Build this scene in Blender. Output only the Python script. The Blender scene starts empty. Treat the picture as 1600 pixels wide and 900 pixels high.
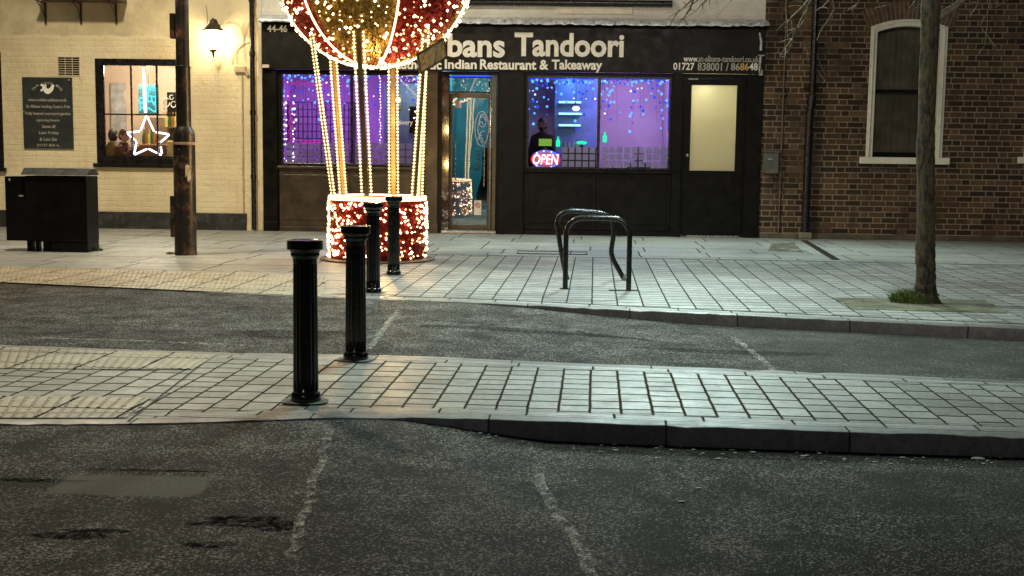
import bpy, bmesh, math, random
import numpy as np
from mathutils import Vector, Matrix, Euler
random.seed(7)
R = math.radians
S = bpy.context.scene
COL = S.collection

# ------------------------------------------------------------------ camera
FPX, CAMH = 1900.0, 1.35
YAW, PITCH, ROLL = R(-1.8), math.atan(206.3/FPX), R(0.73)
fwd = Vector((math.sin(YAW)*math.cos(PITCH), math.cos(YAW)*math.cos(PITCH), -math.sin(PITCH)))
r0 = Vector((math.cos(YAW), -math.sin(YAW), 0)); u0 = r0.cross(fwd)
rgt = r0*math.cos(ROLL) + u0*math.sin(ROLL); upv = u0*math.cos(ROLL) - r0*math.sin(ROLL)
CAM = Vector((0, 0, CAMH))
cd = bpy.data.cameras.new('camera'); cam = bpy.data.objects.new('camera', cd); COL.objects.link(cam)
cam.matrix_world = Matrix(((rgt.x, upv.x, -fwd.x, 0), (rgt.y, upv.y, -fwd.y, 0), (rgt.z, upv.z, -fwd.z, CAMH), (0, 0, 0, 1)))
cd.sensor_width = 36; cd.lens = 36*FPX/1600; cd.clip_end = 600; cd.clip_start = .05
S.camera = cam

# ------------------------------------------------------------------ night sky, exposure
W = bpy.data.worlds.new('World'); S.world = W; W.use_nodes = True
wn_ = W.node_tree; bg = wn_.nodes['Background']
sk = wn_.nodes.new('ShaderNodeTexSky'); sk.sky_type = 'NISHITA'; sk.sun_disc = False
sk.sun_elevation = R(-3.0); sk.sun_rotation = R(200)
wn_.links.new(sk.outputs[0], bg.inputs[0]); bg.inputs[1].default_value = 0.12
S.view_settings.view_transform = 'Standard'; S.view_settings.look = 'None'
S.view_settings.exposure = 0; S.view_settings.gamma = 1
cy = S.cycles
cy.use_denoising = True; cy.max_bounces = 8; cy.transparent_max_bounces = 16
cy.sample_clamp_indirect = 4; cy.caustics_reflective = False; cy.caustics_refractive = False
cy.use_light_tree = True

# ------------------------------------------------------------------ street lamps out of the frame, then two added fill spots
def lamp(name, kind, loc, power, col, size=.15, aim=None, angle=120, blend=.6):
    l = bpy.data.lights.new(name, kind); o = bpy.data.objects.new(name, l); COL.objects.link(o)
    o.location = loc; l.energy = power; l.color = col
    if kind in ('POINT', 'SPOT'): l.shadow_soft_size = size
    if kind == 'AREA': l.size = size
    if kind == 'SPOT': l.spot_size = R(angle); l.spot_blend = blend
    if aim is not None:
        o.rotation_euler = (Vector(aim)-Vector(loc)).to_track_quat('-Z', 'Y').to_euler()
    return o
lamp('street_lamp_cool_light', 'SPOT', (2.0, 18.9, 5.9), 2100, (.76, 1.0, .96), .45, (1.0, 11.5, 0), 164, .5)
lamp('street_lamp_high_light', 'SPOT', (.75, 12.2, 9.0), 4700, (.74, 1.0, .94), .5, (.55, 10.4, 0), 66, 1.0)
lamp('street_lamp_warm_light', 'SPOT', (-6.2, 14.6, 8.5), 3300, (1.0, .85, .60), .35, (-5.0, 14.0, 0), 150, .6)
lamp('facade_fill_light', 'SPOT', (1.0, -3.0, 8.0), 3500, (1.0, .93, .80), .9, (4.6, 20, 3.4), 54, .9)  # added fill from behind the camera, brightens the building fronts
lamp('front_fill_light', 'SPOT', (-4.0, -5.0, 8.0), 380, (.95, .97, 1.0), .4, (-1, 8, 0), 120, .9)  # added soft front fill for the kerb faces and near road

# ------------------------------------------------------------------ unprojection of measured points onto real surfaces
def ray(px, py): return (fwd + rgt*((px-800)/FPX) + upv*((450-py)/FPX))
def G(px, py, z=0.0):
    d = ray(px, py); t = (z-CAMH)/d.z; return CAM + d*t
DW = G(800, 366).y                        # the line the fronts stand on
def F(px, py, off=0.0):
    d = ray(px, py); t = (DW+off)/d.y; return CAM + d*t
def FR(x0, y0, x1, y1, off=0.0):
    ym, xm = (y0+y1)/2, (x0+x1)/2
    return F(x0, ym, off).x, F(x1, ym, off).x, F(xm, y1, off).z, F(xm, y0, off).z   # xa, xb, za, zb
def AT(px, py, y):
    d = ray(px, py); return CAM + d*(y/d.y)

# ------------------------------------------------------------------ node helper
class Mt:
    def __init__(s, name):
        s.m = bpy.data.materials.new(name); s.m.use_nodes = True; s.t = s.m.node_tree
        s.t.nodes.clear(); s.out = s.t.nodes.new('ShaderNodeOutputMaterial')
    def put(s, sock, v):
        if isinstance(v, bpy.types.NodeSocket): s.t.links.new(v, sock)
        elif v is not None:
            if hasattr(sock.default_value, '__len__') and not hasattr(v, '__len__'): v = (v,)*len(sock.default_value)
            if hasattr(v, '__len__') and len(sock.default_value) == 4 and len(v) == 3: v = (*v, 1)
            sock.default_value = v
    def n(s, typ, ins=None, out=0, **props):
        nd = s.t.nodes.new('ShaderNode'+typ)
        for k, v in props.items(): setattr(nd, k, v)
        for k, v in (ins or {}).items(): s.put(nd.inputs[k], v)
        return nd.outputs[out]
    def ma(s, op, a, b=None, c=None, clamp=False):
        nd = s.t.nodes.new('ShaderNodeMath'); nd.operation = op; nd.use_clamp = clamp
        for i, v in enumerate((a, b, c)):
            if v is not None: s.put(nd.inputs[i], v)
        return nd.outputs[0]
    def mix(s, f, a, b, blend='MIX'):
        nd = s.t.nodes.new('ShaderNodeMix'); nd.data_type = 'RGBA'; nd.blend_type = blend
        s.put(nd.inputs[0], f); s.put(nd.inputs[6], a); s.put(nd.inputs[7], b); return nd.outputs[2]
    def pos(s): return s.n('NewGeometry', out=0)
    def obj(s): return s.n('TexCoord', out=3)
    def sep(s, v):
        nd = s.t.nodes.new('ShaderNodeSeparateXYZ'); s.put(nd.inputs[0], v); return nd.outputs
    def comb(s, x, y, z=0.0): return s.n('CombineXYZ', {0: x, 1: y, 2: z})
    def noise(s, vec, scale, det=3, rough=.55, out=0): return s.n('TexNoise', {'Vector': vec, 'Scale': scale, 'Detail': det, 'Roughness': rough}, out)
    def vor(s, vec, scale, out=0, feature='F1'): return s.n('TexVoronoi', {'Vector': vec, 'Scale': scale}, out, feature=feature)
    def wn(s, x, y=0.0): return s.n('TexWhiteNoise', {'Vector': s.comb(x, y, 3.3)}, 0, noise_dimensions='3D')
    def ss(s, v, a, b, c=0.0, d=1.0):
        return s.n('MapRange', {0: v, 1: a, 2: b, 3: c, 4: d}, interpolation_type='SMOOTHSTEP')
    def lin(s, v, a, b, c=0.0, d=1.0): return s.n('MapRange', {0: v, 1: a, 2: b, 3: c, 4: d})
    def ramp(s, f, stops):
        nd = s.t.nodes.new('ShaderNodeValToRGB'); s.put(nd.inputs[0], f); e = nd.color_ramp.elements
        while len(e) < len(stops): e.new(.5)
        for q, (p, c) in zip(e, stops): q.position = p; q.color = (*c, 1)
        return nd.outputs[0]
    def bump(s, h, strength=.5, dist=.01): return s.n('Bump', {'Height': h, 'Strength': strength, 'Distance': dist})
    def bsdf(s, **k):
        ins = {}
        names = {'col': 'Base Color', 'rough': 'Roughness', 'metal': 'Metallic', 'normal': 'Normal', 'spec': 'Specular IOR Level',
                 'em': 'Emission Color', 'es': 'Emission Strength', 'alpha': 'Alpha', 'coat': 'Coat Weight', 'trans': 'Transmission Weight'}
        for a, v in k.items(): ins[names[a]] = v
        return s.n('BsdfPrincipled', ins)
    def done(s, sh): s.t.links.new(sh, s.out.inputs[0]); return s.m

def paint(name, col, rough=.45, var=.25, scale=6, bump=.15, bscale=60, metal=0, spec=.5, dirt=None):
    m = Mt(name); p = m.obj()
    a = m.noise(p, scale, 5, .6)
    c = m.mix(m.ss(a, .35, .7), tuple(x*(1-var) for x in col), tuple(min(1, x*(1+var)) for x in col))
    if dirt: c = m.mix(m.ss(m.noise(p, scale*2.3, 6, .7), .52, .68, 0, .8), c, dirt)
    r = m.lin(m.noise(p, scale*3, 4), .3, .7, max(.02, rough-.1), min(1, rough+.12))
    b = m.bump(m.noise(p, bscale, 4), bump, .004)
    return m.done(m.bsdf(col=c, rough=r, normal=b, metal=metal, spec=spec))
def glow(name, col, st):
    m = Mt(name); return m.done(m.n('Emission', {0: col, 1: st}))
def glass(name, tint=(.9, .93, .92), ior=1.5, add=0.0):
    m = Mt(name)
    f = m.n('Fresnel', {0: ior})
    if add: f = m.ma('ADD', f, add, clamp=True)
    w = m.noise(m.pos(), 1.7, 2)
    nrm = m.bump(w, .06, .02)
    return m.done(m.n('MixShader', {0: f, 1: m.n('BsdfTransparent', {0: tint}), 2: m.n('BsdfGlossy', {'Color': (1, 1, 1), 'Roughness': .015, 'Normal': nrm}, distribution='GGX')}))

def blocks(m, U, V, rowh, length, jr, jc, lenvar=.5, edge=.004):
    r = m.ma('DIVIDE', V, rowh); row = m.ma('FLOOR', r); fr = m.ma('SUBTRACT', r, row)
    dr = m.ma('MULTIPLY', m.ma('MINIMUM', fr, m.ma('SUBTRACT', 1.0, fr)), rowh)
    a = m.wn(row, 1.0); b = m.wn(row, 9.0)
    L = m.ma('MULTIPLY', m.ma('MULTIPLY_ADD', m.ma('SUBTRACT', a, .5), lenvar, 1.0), length)
    cu = m.ma('ADD', m.ma('DIVIDE', U, L), m.ma('MULTIPLY', b, 13.0)); c = m.ma('FLOOR', cu); fc = m.ma('SUBTRACT', cu, c)
    dc = m.ma('MULTIPLY', m.ma('MINIMUM', fc, m.ma('SUBTRACT', 1.0, fc)), L)
    s1 = m.ss(dr, jr*.5, jr*.5+edge); s2 = m.ss(dc, jc*.5, jc*.5+edge)
    return m.wn(row, c), m.ma('MULTIPLY', s1, s2)
def flemish(m, U, V, rowh=.095, P=.42, s=.665, j=.012):
    r = m.ma('DIVIDE', V, rowh); row = m.ma('FLOOR', r); fr = m.ma('SUBTRACT', r, row)
    dr = m.ma('MULTIPLY', m.ma('MINIMUM', fr, m.ma('SUBTRACT', 1.0, fr)), rowh)
    off = m.ma('ADD', m.ma('MULTIPLY', m.ma('MODULO', row, 2.0), .5), m.ma('MULTIPLY', m.wn(row, 4.0), .12))
    cu = m.ma('ADD', m.ma('DIVIDE', U, P), off); c = m.ma('FLOOR', cu); fc = m.ma('SUBTRACT', cu, c)
    d = m.ma('MINIMUM', m.ma('MINIMUM', fc, m.ma('SUBTRACT', 1.0, fc)), m.ma('ABSOLUTE', m.ma('SUBTRACT', fc, s)))
    dc = m.ma('MULTIPLY', d, P)
    idc = m.ma('MULTIPLY_ADD', c, 2.0, m.ma('GREATER_THAN', fc, s))
    s1 = m.ss(dr, j*.5, j*.5+.004); s2 = m.ss(dc, j*.5, j*.5+.004)
    return m.wn(row, idc), m.ma('MULTIPLY', s1, s2)

# ------------------------------------------------------------------ mesh helper
def wloc(o):
    v = Vector((0, 0, 0))
    while o is not None: v = v + o.location; o = o.parent
    return v
class MB:
    def __init__(s): s.v = []; s.f = []
    def add(s, vs, fs):
        b = len(s.v); s.v += [tuple(x) for x in vs]; s.f += [tuple(b+i for i in f) for f in fs]; return s
    def box(s, x0, x1, y0, y1, z0, z1):
        x0, x1 = min(x0, x1), max(x0, x1); y0, y1 = min(y0, y1), max(y0, y1); z0, z1 = min(z0, z1), max(z0, z1)
        return s.add([(x0, y0, z0), (x1, y0, z0), (x1, y1, z0), (x0, y1, z0), (x0, y0, z1), (x1, y0, z1), (x1, y1, z1), (x0, y1, z1)],
                     [(0, 3, 2, 1), (4, 5, 6, 7), (0, 1, 5, 4), (1, 2, 6, 5), (2, 3, 7, 6), (3, 0, 4, 7)])
    def obox(s, c, ex, ey, ez):          # oriented box: centre and three half vectors
        c, ex, ey, ez = map(Vector, (c, ex, ey, ez))
        vs = [c+a*ex+b*ey+d*ez for d in (-1, 1) for a, b in ((-1, -1), (1, -1), (1, 1), (-1, 1))]
        return s.add(vs, [(0, 3, 2, 1), (4, 5, 6, 7), (0, 1, 5, 4), (1, 2, 6, 5), (2, 3, 7, 6), (3, 0, 4, 7)])
    def tube(s, pts, rad, n=8, cap=True):
        pts = [Vector(p) for p in pts]; k = len(pts)
        rr = rad if hasattr(rad, '__len__') else [rad]*k
        t0 = (pts[1]-pts[0]).normalized(); a = t0.orthogonal().normalized(); vs = []
        for i, p in enumerate(pts):
            t = (pts[min(i+1, k-1)]-pts[max(i-1, 0)]).normalized()
            a = (a - t*a.dot(t)); a = a.normalized() if a.length > 1e-6 else t.orthogonal().normalized()
            b = t.cross(a)
            vs += [p+(a*math.cos(q*2*math.pi/n)+b*math.sin(q*2*math.pi/n))*rr[i] for q in range(n)]
        fs = [(i*n+q, i*n+(q+1) % n, (i+1)*n+(q+1) % n, (i+1)*n+q) for i in range(k-1) for q in range(n)]
        if cap: fs += [tuple(range(n-1, -1, -1)), tuple((k-1)*n+q for q in range(n))]
        return s.add(vs, fs)
    def lathe(s, prof, c=(0, 0, 0), n=24, flute=None, cap=True):
        vs = []
        for r, z in prof:
            for q in range(n):
                a = q*2*math.pi/n; rr = r
                if flute: rr = r*flute(a, z)
                vs.append((c[0]+rr*math.cos(a), c[1]+rr*math.sin(a), c[2]+z))
        k = len(prof)
        fs = [(i*n+q, i*n+(q+1) % n, (i+1)*n+(q+1) % n, (i+1)*n+q) for i in range(k-1) for q in range(n)]
        if cap: fs += [tuple(range(n-1, -1, -1)), tuple((k-1)*n+q for q in range(n))]
        return s.add(vs, fs)
    def prism(s, poly, d):               # extrude a planar loop along d
        d = Vector(d); n = len(poly); p = [Vector(q) for q in poly]
        return s.add(p+[q+d for q in p], [tuple(range(n)), tuple(range(2*n-1, n-1, -1))]+[(i, n+i, n+(i+1) % n, (i+1) % n) for i in range(n)])
    def dot(s, c, r):
        c = Vector(c); return s.add([c+Vector(o)*r for o in ((1, 0, 0), (-1, 0, 0), (0, 1, 0), (0, -1, 0), (0, 0, 1), (0, 0, -1))],
                     [(0, 2, 4), (2, 1, 4), (1, 3, 4), (3, 0, 4), (2, 0, 5), (1, 2, 5), (3, 1, 5), (0, 3, 5)])
    def ball(s, c, r, sx=1, sy=1, sz=1, n=12, m=8):
        c = Vector(c); vs = [c+Vector((0, 0, -r*sz))]
        for i in range(1, m):
            t = math.pi*i/m
            vs += [c+Vector((r*sx*math.sin(t)*math.cos(2*math.pi*q/n), r*sy*math.sin(t)*math.sin(2*math.pi*q/n), -r*sz*math.cos(t))) for q in range(n)]
        vs.append(c+Vector((0, 0, r*sz))); e = len(vs)-1
        fs = [(0, 1+(q+1) % n, 1+q) for q in range(n)]
        for i in range(m-2): fs += [(1+i*n+q, 1+i*n+(q+1) % n, 1+(i+1)*n+(q+1) % n, 1+(i+1)*n+q) for q in range(n)]
        fs += [(e, 1+(m-2)*n+q, 1+(m-2)*n+(q+1) % n) for q in range(n)]
        return s.add(vs, fs)
    def build(s, name, mat, parent=None, smooth=False, bevel=0, kind=None, origin=None, auto=None):
        me = bpy.data.meshes.new(name)
        o = bpy.data.objects.new(name, me); COL.objects.link(o)
        off = wloc(parent) if parent is not None else (Vector(origin) if origin is not None else Vector((0, 0, 0)))
        me.from_pydata([(x-off.x, y-off.y, z-off.z) for x, y, z in s.v], [], s.f)
        bm = bmesh.new(); bm.from_mesh(me); bmesh.ops.recalc_face_normals(bm, faces=bm.faces); bm.to_mesh(me); bm.free()
        if parent is not None: o.parent = parent
        else: o.location = off
        me.materials.append(mat)
        if smooth:
            me.polygons.foreach_set('use_smooth', [True]*len(me.polygons))
            if auto: me.set_sharp_from_angle(angle=R(auto))
        if bevel:
            b = o.modifiers.new('bevel', 'BEVEL'); b.width = bevel; b.segments = 2; b.limit_method = 'ANGLE'; b.angle_limit = R(40)
        if kind: o['kind'] = kind
        return o
def tag(o, label, cat, group=None):
    o['label'] = label; o['category'] = cat
    if group: o['group'] = group
    return o
def thing(name, label, cat, loc, group=None):
    o = bpy.data.objects.new(name, None); COL.objects.link(o); o.location = loc; o.empty_display_size = .2
    return tag(o, label, cat, group)
def copy_thing(src, loc, label=None):
    c = src.copy(); COL.objects.link(c); c.location = loc
    if label: c['label'] = label
    for ch in [o for o in bpy.data.objects if o.parent is src]:
        d = ch.copy(); COL.objects.link(d); d.parent = c
        for g in [o for o in bpy.data.objects if o.parent is ch]:
            e = g.copy(); COL.objects.link(e); e.parent = d
    return c
def holed(x0, x1, z0, z1, holes, y, thick):
    """a wall from y to y+thick with rectangular holes (xa,xb,za,zb), butted boxes without inner faces"""
    xs = sorted({x0, x1, *[h[0] for h in holes], *[h[1] for h in holes]}); zs = sorted({z0, z1, *[h[2] for h in holes], *[h[3] for h in holes]})
    xs = [x for x in xs if x0 <= x <= x1]; zs = [z for z in zs if z0 <= z <= z1]
    nx, nz = len(xs)-1, len(zs)-1
    def solid(i, j):
        if not (0 <= i < nx and 0 <= j < nz): return False
        cx, cz = (xs[i]+xs[i+1])/2, (zs[j]+zs[j+1])/2
        return not any(h[0] < cx < h[1] and h[2] < cz < h[3] for h in holes)
    m = MB(); a, b = y, y+thick
    for i in range(nx):
        for j in range(nz):
            if not solid(i, j): continue
            X0, X1, Z0, Z1 = xs[i], xs[i+1], zs[j], zs[j+1]
            m.add([(X0, a, Z0), (X1, a, Z0), (X1, a, Z1), (X0, a, Z1)], [(0, 1, 2, 3)])
            m.add([(X0, b, Z0), (X1, b, Z0), (X1, b, Z1), (X0, b, Z1)], [(3, 2, 1, 0)])
            if not solid(i-1, j): m.add([(X0, a, Z0), (X0, b, Z0), (X0, b, Z1), (X0, a, Z1)], [(3, 2, 1, 0)])
            if not solid(i+1, j): m.add([(X1, a, Z0), (X1, b, Z0), (X1, b, Z1), (X1, a, Z1)], [(0, 1, 2, 3)])
            if not solid(i, j-1): m.add([(X0, a, Z0), (X1, a, Z0), (X1, b, Z0), (X0, b, Z0)], [(3, 2, 1, 0)])
            if not solid(i, j+1): m.add([(X0, a, Z1), (X1, a, Z1), (X1, b, Z1), (X0, b, Z1)], [(0, 1, 2, 3)])
    mm = MB(); seen = {}
    for f in m.f:                                     # weld
        idx = []
        for i in f:
            k = tuple(round(c, 5) for c in m.v[i])
            if k not in seen: seen[k] = len(mm.v); mm.v.append(m.v[i])
            idx.append(seen[k])
        mm.f.append(tuple(idx))
    return mm
def frame(x0, x1, z0, z1, w, y0, y1, bars_x=(), bars_z=(), bw=.02):
    m = MB(); m.box(x0, x0+w, y0, y1, z0, z1); m.box(x1-w, x1, y0, y1, z0, z1)
    m.box(x0+w, x1-w, y0, y1, z0, z0+w); m.box(x0+w, x1-w, y0, y1, z1-w, z1)
    for bx in bars_x: m.box(bx-bw/2, bx+bw/2, y0+.004, y1-.004, z0+w, z1-w)
    for bz in bars_z:
        e = [x0+w]+sorted(bars_x)+[x1-w]
        for a, b in zip(e[:-1], e[1:]):
            m.box(a+(bw/2 if a != x0+w else 0), b-(bw/2 if b != x1-w else 0), y0+.007, y1-.007, bz-bw/2, bz+bw/2)
    return m
def pane(x0, x1, z0, z1, y, t=.006): return MB().box(x0, x1, y, y+t, z0, z1)
DG = None
def text_mb(txt, x0, x1, z0, z1, y, depth=.012, bold=.018, shear=0, space=1.0):
    cu = bpy.data.curves.new('t', 'FONT'); cu.body = txt; cu.size = 1; cu.extrude = .02; cu.offset = bold; cu.resolution_u = 3
    cu.space_character = space; cu.shear = shear
    o = bpy.data.objects.new('t', cu); COL.objects.link(o)
    dg = bpy.context.evaluated_depsgraph_get(); dg.update()
    me = bpy.data.meshes.new_from_object(o.evaluated_get(dg))
    vs = [v.co.copy() for v in me.vertices]; fs = [tuple(p.vertices) for p in me.polygons]
    bpy.data.objects.remove(o); bpy.data.curves.remove(cu); bpy.data.meshes.remove(me)
    xa, xb = min(v.x for v in vs), max(v.x for v in vs); ya, yb = min(v.y for v in vs), max(v.y for v in vs)
    za, zb = min(v.z for v in vs), max(v.z for v in vs)
    m = MB()
    m.add([(x0+(v.x-xa)/(xb-xa)*(x1-x0), y-(v.z-za)/(zb-za)*depth, z0+(v.y-ya)/(yb-ya)*(z1-z0)) for v in vs], fs)
    return m
# ------------------------------------------------------------------ materials of the setting
JA = R(2.0)                                     # the setts run this far off the wall's normal
def road_material():
    m = Mt('asphalt'); p = m.pos(); x, y, z = m.sep(p)
    warp = m.noise(p, 4, 3)
    cell = m.n('TexVoronoi', {'Vector': p, 'Scale': 145.0}, 1); dist = m.vor(p, 145.0, 0)
    cs = m.sep(cell)[0]
    big = m.noise(p, .55, 5, .6); mid = m.noise(p, 3.2, 5, .65)
    dark = m.mix(big, (.0075, .0075, .007), (.018, .0178, .0165))
    lite = m.mix(m.sep(cell)[1], (.045, .044, .041), (.40, .39, .365))
    speck = m.ss(m.ma('ADD', cs, m.ma('MULTIPLY', m.ma('SUBTRACT', mid, .5), 1.3)), .56, .95)
    c = m.mix(speck, dark, lite)
    # worn smooth patch of old repair, potholes, long cracks (fixed marks of the road surface)
    def ell(cx, cy_, rx, ry, n=.45, sc=5):
        a = m.ma('DIVIDE', m.ma('SUBTRACT', x, cx), rx); b = m.ma('DIVIDE', m.ma('SUBTRACT', y, cy_), ry)
        d = m.ma('ADD', m.ma('ADD', m.ma('MULTIPLY', a, a), m.ma('MULTIPLY', b, b)), m.ma('MULTIPLY', m.ma('SUBTRACT', m.noise(p, sc*2.2, 7, .75), .5), n*5))
        return m.ss(d, 1.15, .75)
    holes = None
    for (px, py, rx, ry) in ((385, 823, .20, .075), (430, 830, .08, .07), (320, 826, .08, .03), (110, 846, .17, .045), (150, 838, .12, .03), (60, 758, .22, .03), (230, 742, .3, .018), (330, 860, .09, .04)):
        g = G(px, py, -.03); e = ell(g.x, g.y, rx, ry)
        holes = e if holes is None else m.ma('MAXIMUM', holes, e)
    for (px, py, rx, ry) in ((1150, 540, .8, .10), (820, 520, 1.0, .10), (470, 530, .45, .25)):
        g = G(px, py, -.05); e = m.ma('MULTIPLY', ell(g.x, g.y, rx, ry, .6, 3), .75)
        holes = m.ma('MAXIMUM', holes, e)
    # long longitudinal crack in the far lane
    ca, cb = G(640, 506, -.05), G(1260, 548, -.1)
    t = m.lin(x, ca.x, cb.x); cl = m.ma('ADD', m.ma('MULTIPLY_ADD', t, cb.y-ca.y, ca.y), m.ma('MULTIPLY', m.ma('SUBTRACT', m.noise(p, 1.6, 6, .7), .5), .55))
    crack = m.ma('MULTIPLY', m.ss(m.ma('ABSOLUTE', m.ma('SUBTRACT', y, cl)), .035, .006), m.ma('MULTIPLY', m.ss(x, ca.x-.1, ca.x+.2), m.ss(x, cb.x+.1, cb.x-.3)))
    holes = m.ma('MAXIMUM', holes, m.ma('MULTIPLY', crack, m.ss(m.noise(p, 3, 3), .4, .55)))
    trk = m.noise(m.comb(m.ma('MULTIPLY', x, .22), m.ma('MULTIPLY', y, 1.5)), 1.0, 5, .6); c = m.mix(m.ss(trk, .42, .66, 0, .75), c, m.mix(.5, c, (.006, .006, .0055)))
    c = m.mix(m.ss(m.noise(p, 1.4, 6, .7), .54, .72, 0, .6), c, m.mix(.35, c, (.12, .117, .108)))
    holes = m.ma('MULTIPLY', holes, m.ss(m.noise(p, 30, 6, .75), .36, .56, .25, 1.0))
    c = m.mix(m.ma('MULTIPLY', holes, .88), c, (.005, .0047, .004))
    pa, pb = G(105, 742, -.012), G(305, 779, -.012)
    ex = m.ma('ADD', x, m.ma('MULTIPLY', m.ma('SUBTRACT', m.noise(p, 14, 4), .5), .10)); ey = m.ma('ADD', y, m.ma('MULTIPLY', m.ma('SUBTRACT', m.noise(p, 11, 4), .5), .10))
    inx = m.ma('MULTIPLY', m.ss(ex, pa.x, pa.x+.03), m.ss(ex, pb.x+.02, pb.x-.02)); iny = m.ma('MULTIPLY', m.ss(ey, pb.y, pb.y+.03), m.ss(ey, pa.y+.02, pa.y-.02))
    patch = m.ma('MULTIPLY', m.ma('MULTIPLY', inx, iny), .8)
    c = m.mix(patch, c, m.mix(m.noise(p, 60, 3), (.085, .082, .07), (.15, .145, .125)))
    # smooth machine-laid strip along the right of both lanes
    smooth = m.ma('MULTIPLY', m.ss(m.ma('ADD', x, m.ma('MULTIPLY', warp, .5)), 1.2, 2.6), .55)
    c = m.mix(smooth, c, m.mix(m.noise(p, 90, 2), (.04, .039, .037), (.07, .068, .066)))
    damp_shade = m.ma('MULTIPLY', m.ma('MULTIPLY', m.ss(m.ma('ADD', y, m.ma('MULTIPLY', m.ma('SUBTRACT', m.noise(p, 5, 4), .5), .2)), 5.80, 6.0), m.ss(y, 6.9, 6.6)), m.ss(x, -.7, .5, 0, .8))  # gutter band: the kerb's shadow painted into the colour together with damp
    c = m.mix(damp_shade, c, (.010, .009, .007))
    h = m.ma('SUBTRACT', m.ma('MULTIPLY', m.ma('SUBTRACT', 1.0, dist), m.ma('SUBTRACT', 1.0, patch)), m.ma('MULTIPLY', holes, .35))
    h = m.ma('ADD', h, m.ma('MULTIPLY', big, 1.2))
    b = m.bump(h, .45, .006)
    return m.done(m.bsdf(col=c, rough=m.lin(cs, 0, 1, .55, .9), normal=b, spec=m.ma('MULTIPLY', m.ma('SUBTRACT', 1.0, holes), m.lin(cs, .3, 1, .03, .22))))
def line_material(name, col):
    m = Mt(name); p = m.pos()
    wear = m.ss(m.noise(p, 17, 8, .85), .44, .60)
    cell = m.sep(m.n('TexVoronoi', {'Vector': p, 'Scale': 95.0}, 1))[0]
    f = m.ma('MULTIPLY', wear, m.ma('MULTIPLY', m.ss(m.noise(p, 130, 3, .7), .38, .6), m.ss(cell, 0, .3, .5, .85)))
    b = m.bump(m.ma('SUBTRACT', 1.0, m.vor(p, 95.0, 0)), .6, .006)
    sh = m.n('MixShader', {0: f, 1: m.n('BsdfTransparent'), 2: m.bsdf(col=col, rough=.6, normal=b)})
    return m.done(sh)
def sett_material(name, c1, c2, rowh, length, jr, jc, warm=(.30, .24, .14), lenvar=.5, ang=JA, alongx=False, moss=None):
    m = Mt(name); p = m.pos(); x, y, z = m.sep(p)
    w1 = m.ma('MULTIPLY', m.ma('SUBTRACT', m.noise(p, 7, 4), .5), .014); w2 = m.ma('MULTIPLY', m.ma('SUBTRACT', m.noise(m.n('VectorMath', {0: p, 1: (5.1, 2.2, 0)}, operation='ADD'), 6, 4), .5), .014)
    u = m.ma('ADD', m.ma('ADD', m.ma('MULTIPLY', x, math.sin(ang)), m.ma('MULTIPLY', y, math.cos(ang))), w1)
    v = m.ma('ADD', m.ma('SUBTRACT', m.ma('MULTIPLY', x, math.cos(ang)), m.ma('MULTIPLY', y, math.sin(ang))), w2)
    if alongx: u, v = v, u
    rnd, solid = blocks(m, u, v, rowh, length, jr, jc, lenvar, .005)
    c = m.mix(rnd, c1, c2)
    st = m.noise(p, .8, 6, .65)
    c = m.mix(m.ss(st, .46, .68, 0, .7), c, tuple(a*.55 for a in c1))
    c = m.mix(m.ss(m.noise(p, 2.1, 5, .7), .58, .75, 0, .4), c, warm)
    mt = m.noise(p, 26, 6, .75); c = m.mix(m.ss(mt, .46, .70, 0, .62), c, tuple(a*.45 for a in c1)); c = m.mix(m.ss(mt, .50, .30, 0, .35), c, tuple(min(1, a*1.25) for a in c2))
    gr = m.noise(p, 120, 3, .7); c = m.mix(m.lin(gr, .3, .7, .0, .45), c, tuple(a*.4 for a in c1))
    edge_dirt = m.ss(m.noise(p, 5, 5, .7), .45, .65, 0, .5); c = m.mix(edge_dirt, c, tuple(a*.6 for a in c1))
    gum = m.ss(m.vor(p, 3.3, 0), .075, .05); c = m.mix(m.ma('MULTIPLY', gum, m.ma('GREATER_THAN', m.sep(m.n('TexVoronoi', {'Vector': p, 'Scale': 3.3}, 1))[1], .62)), c, tuple(a*.35 for a in c1))
    if moss: c = m.mix(m.ma('MULTIPLY', m.ss(st, .42, .6), m.ss(m.noise(p, 9, 4), .4, .6)), c, moss)
    jcx = m.mix(m.noise(p, 3, 4), (.018, .017, .013), (.075, .07, .055))
    c = m.mix(solid, jcx, c)
    h = m.ma('ADD', m.ma('MULTIPLY', solid, m.ma('MULTIPLY_ADD', rnd, .25, 1.0)), m.ma('MULTIPLY', gr, .18))
    b = m.bump(h, .8, .006)
    r = m.ma('ADD', m.lin(m.noise(p, 5, 5, .7), .3, .7, .38, .58), m.ma('MULTIPLY', m.ma('SUBTRACT', 1.0, solid), .3))
    return m.done(m.bsdf(col=c, rough=r, normal=b, spec=m.ma('MULTIPLY', solid, .45)))

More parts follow.
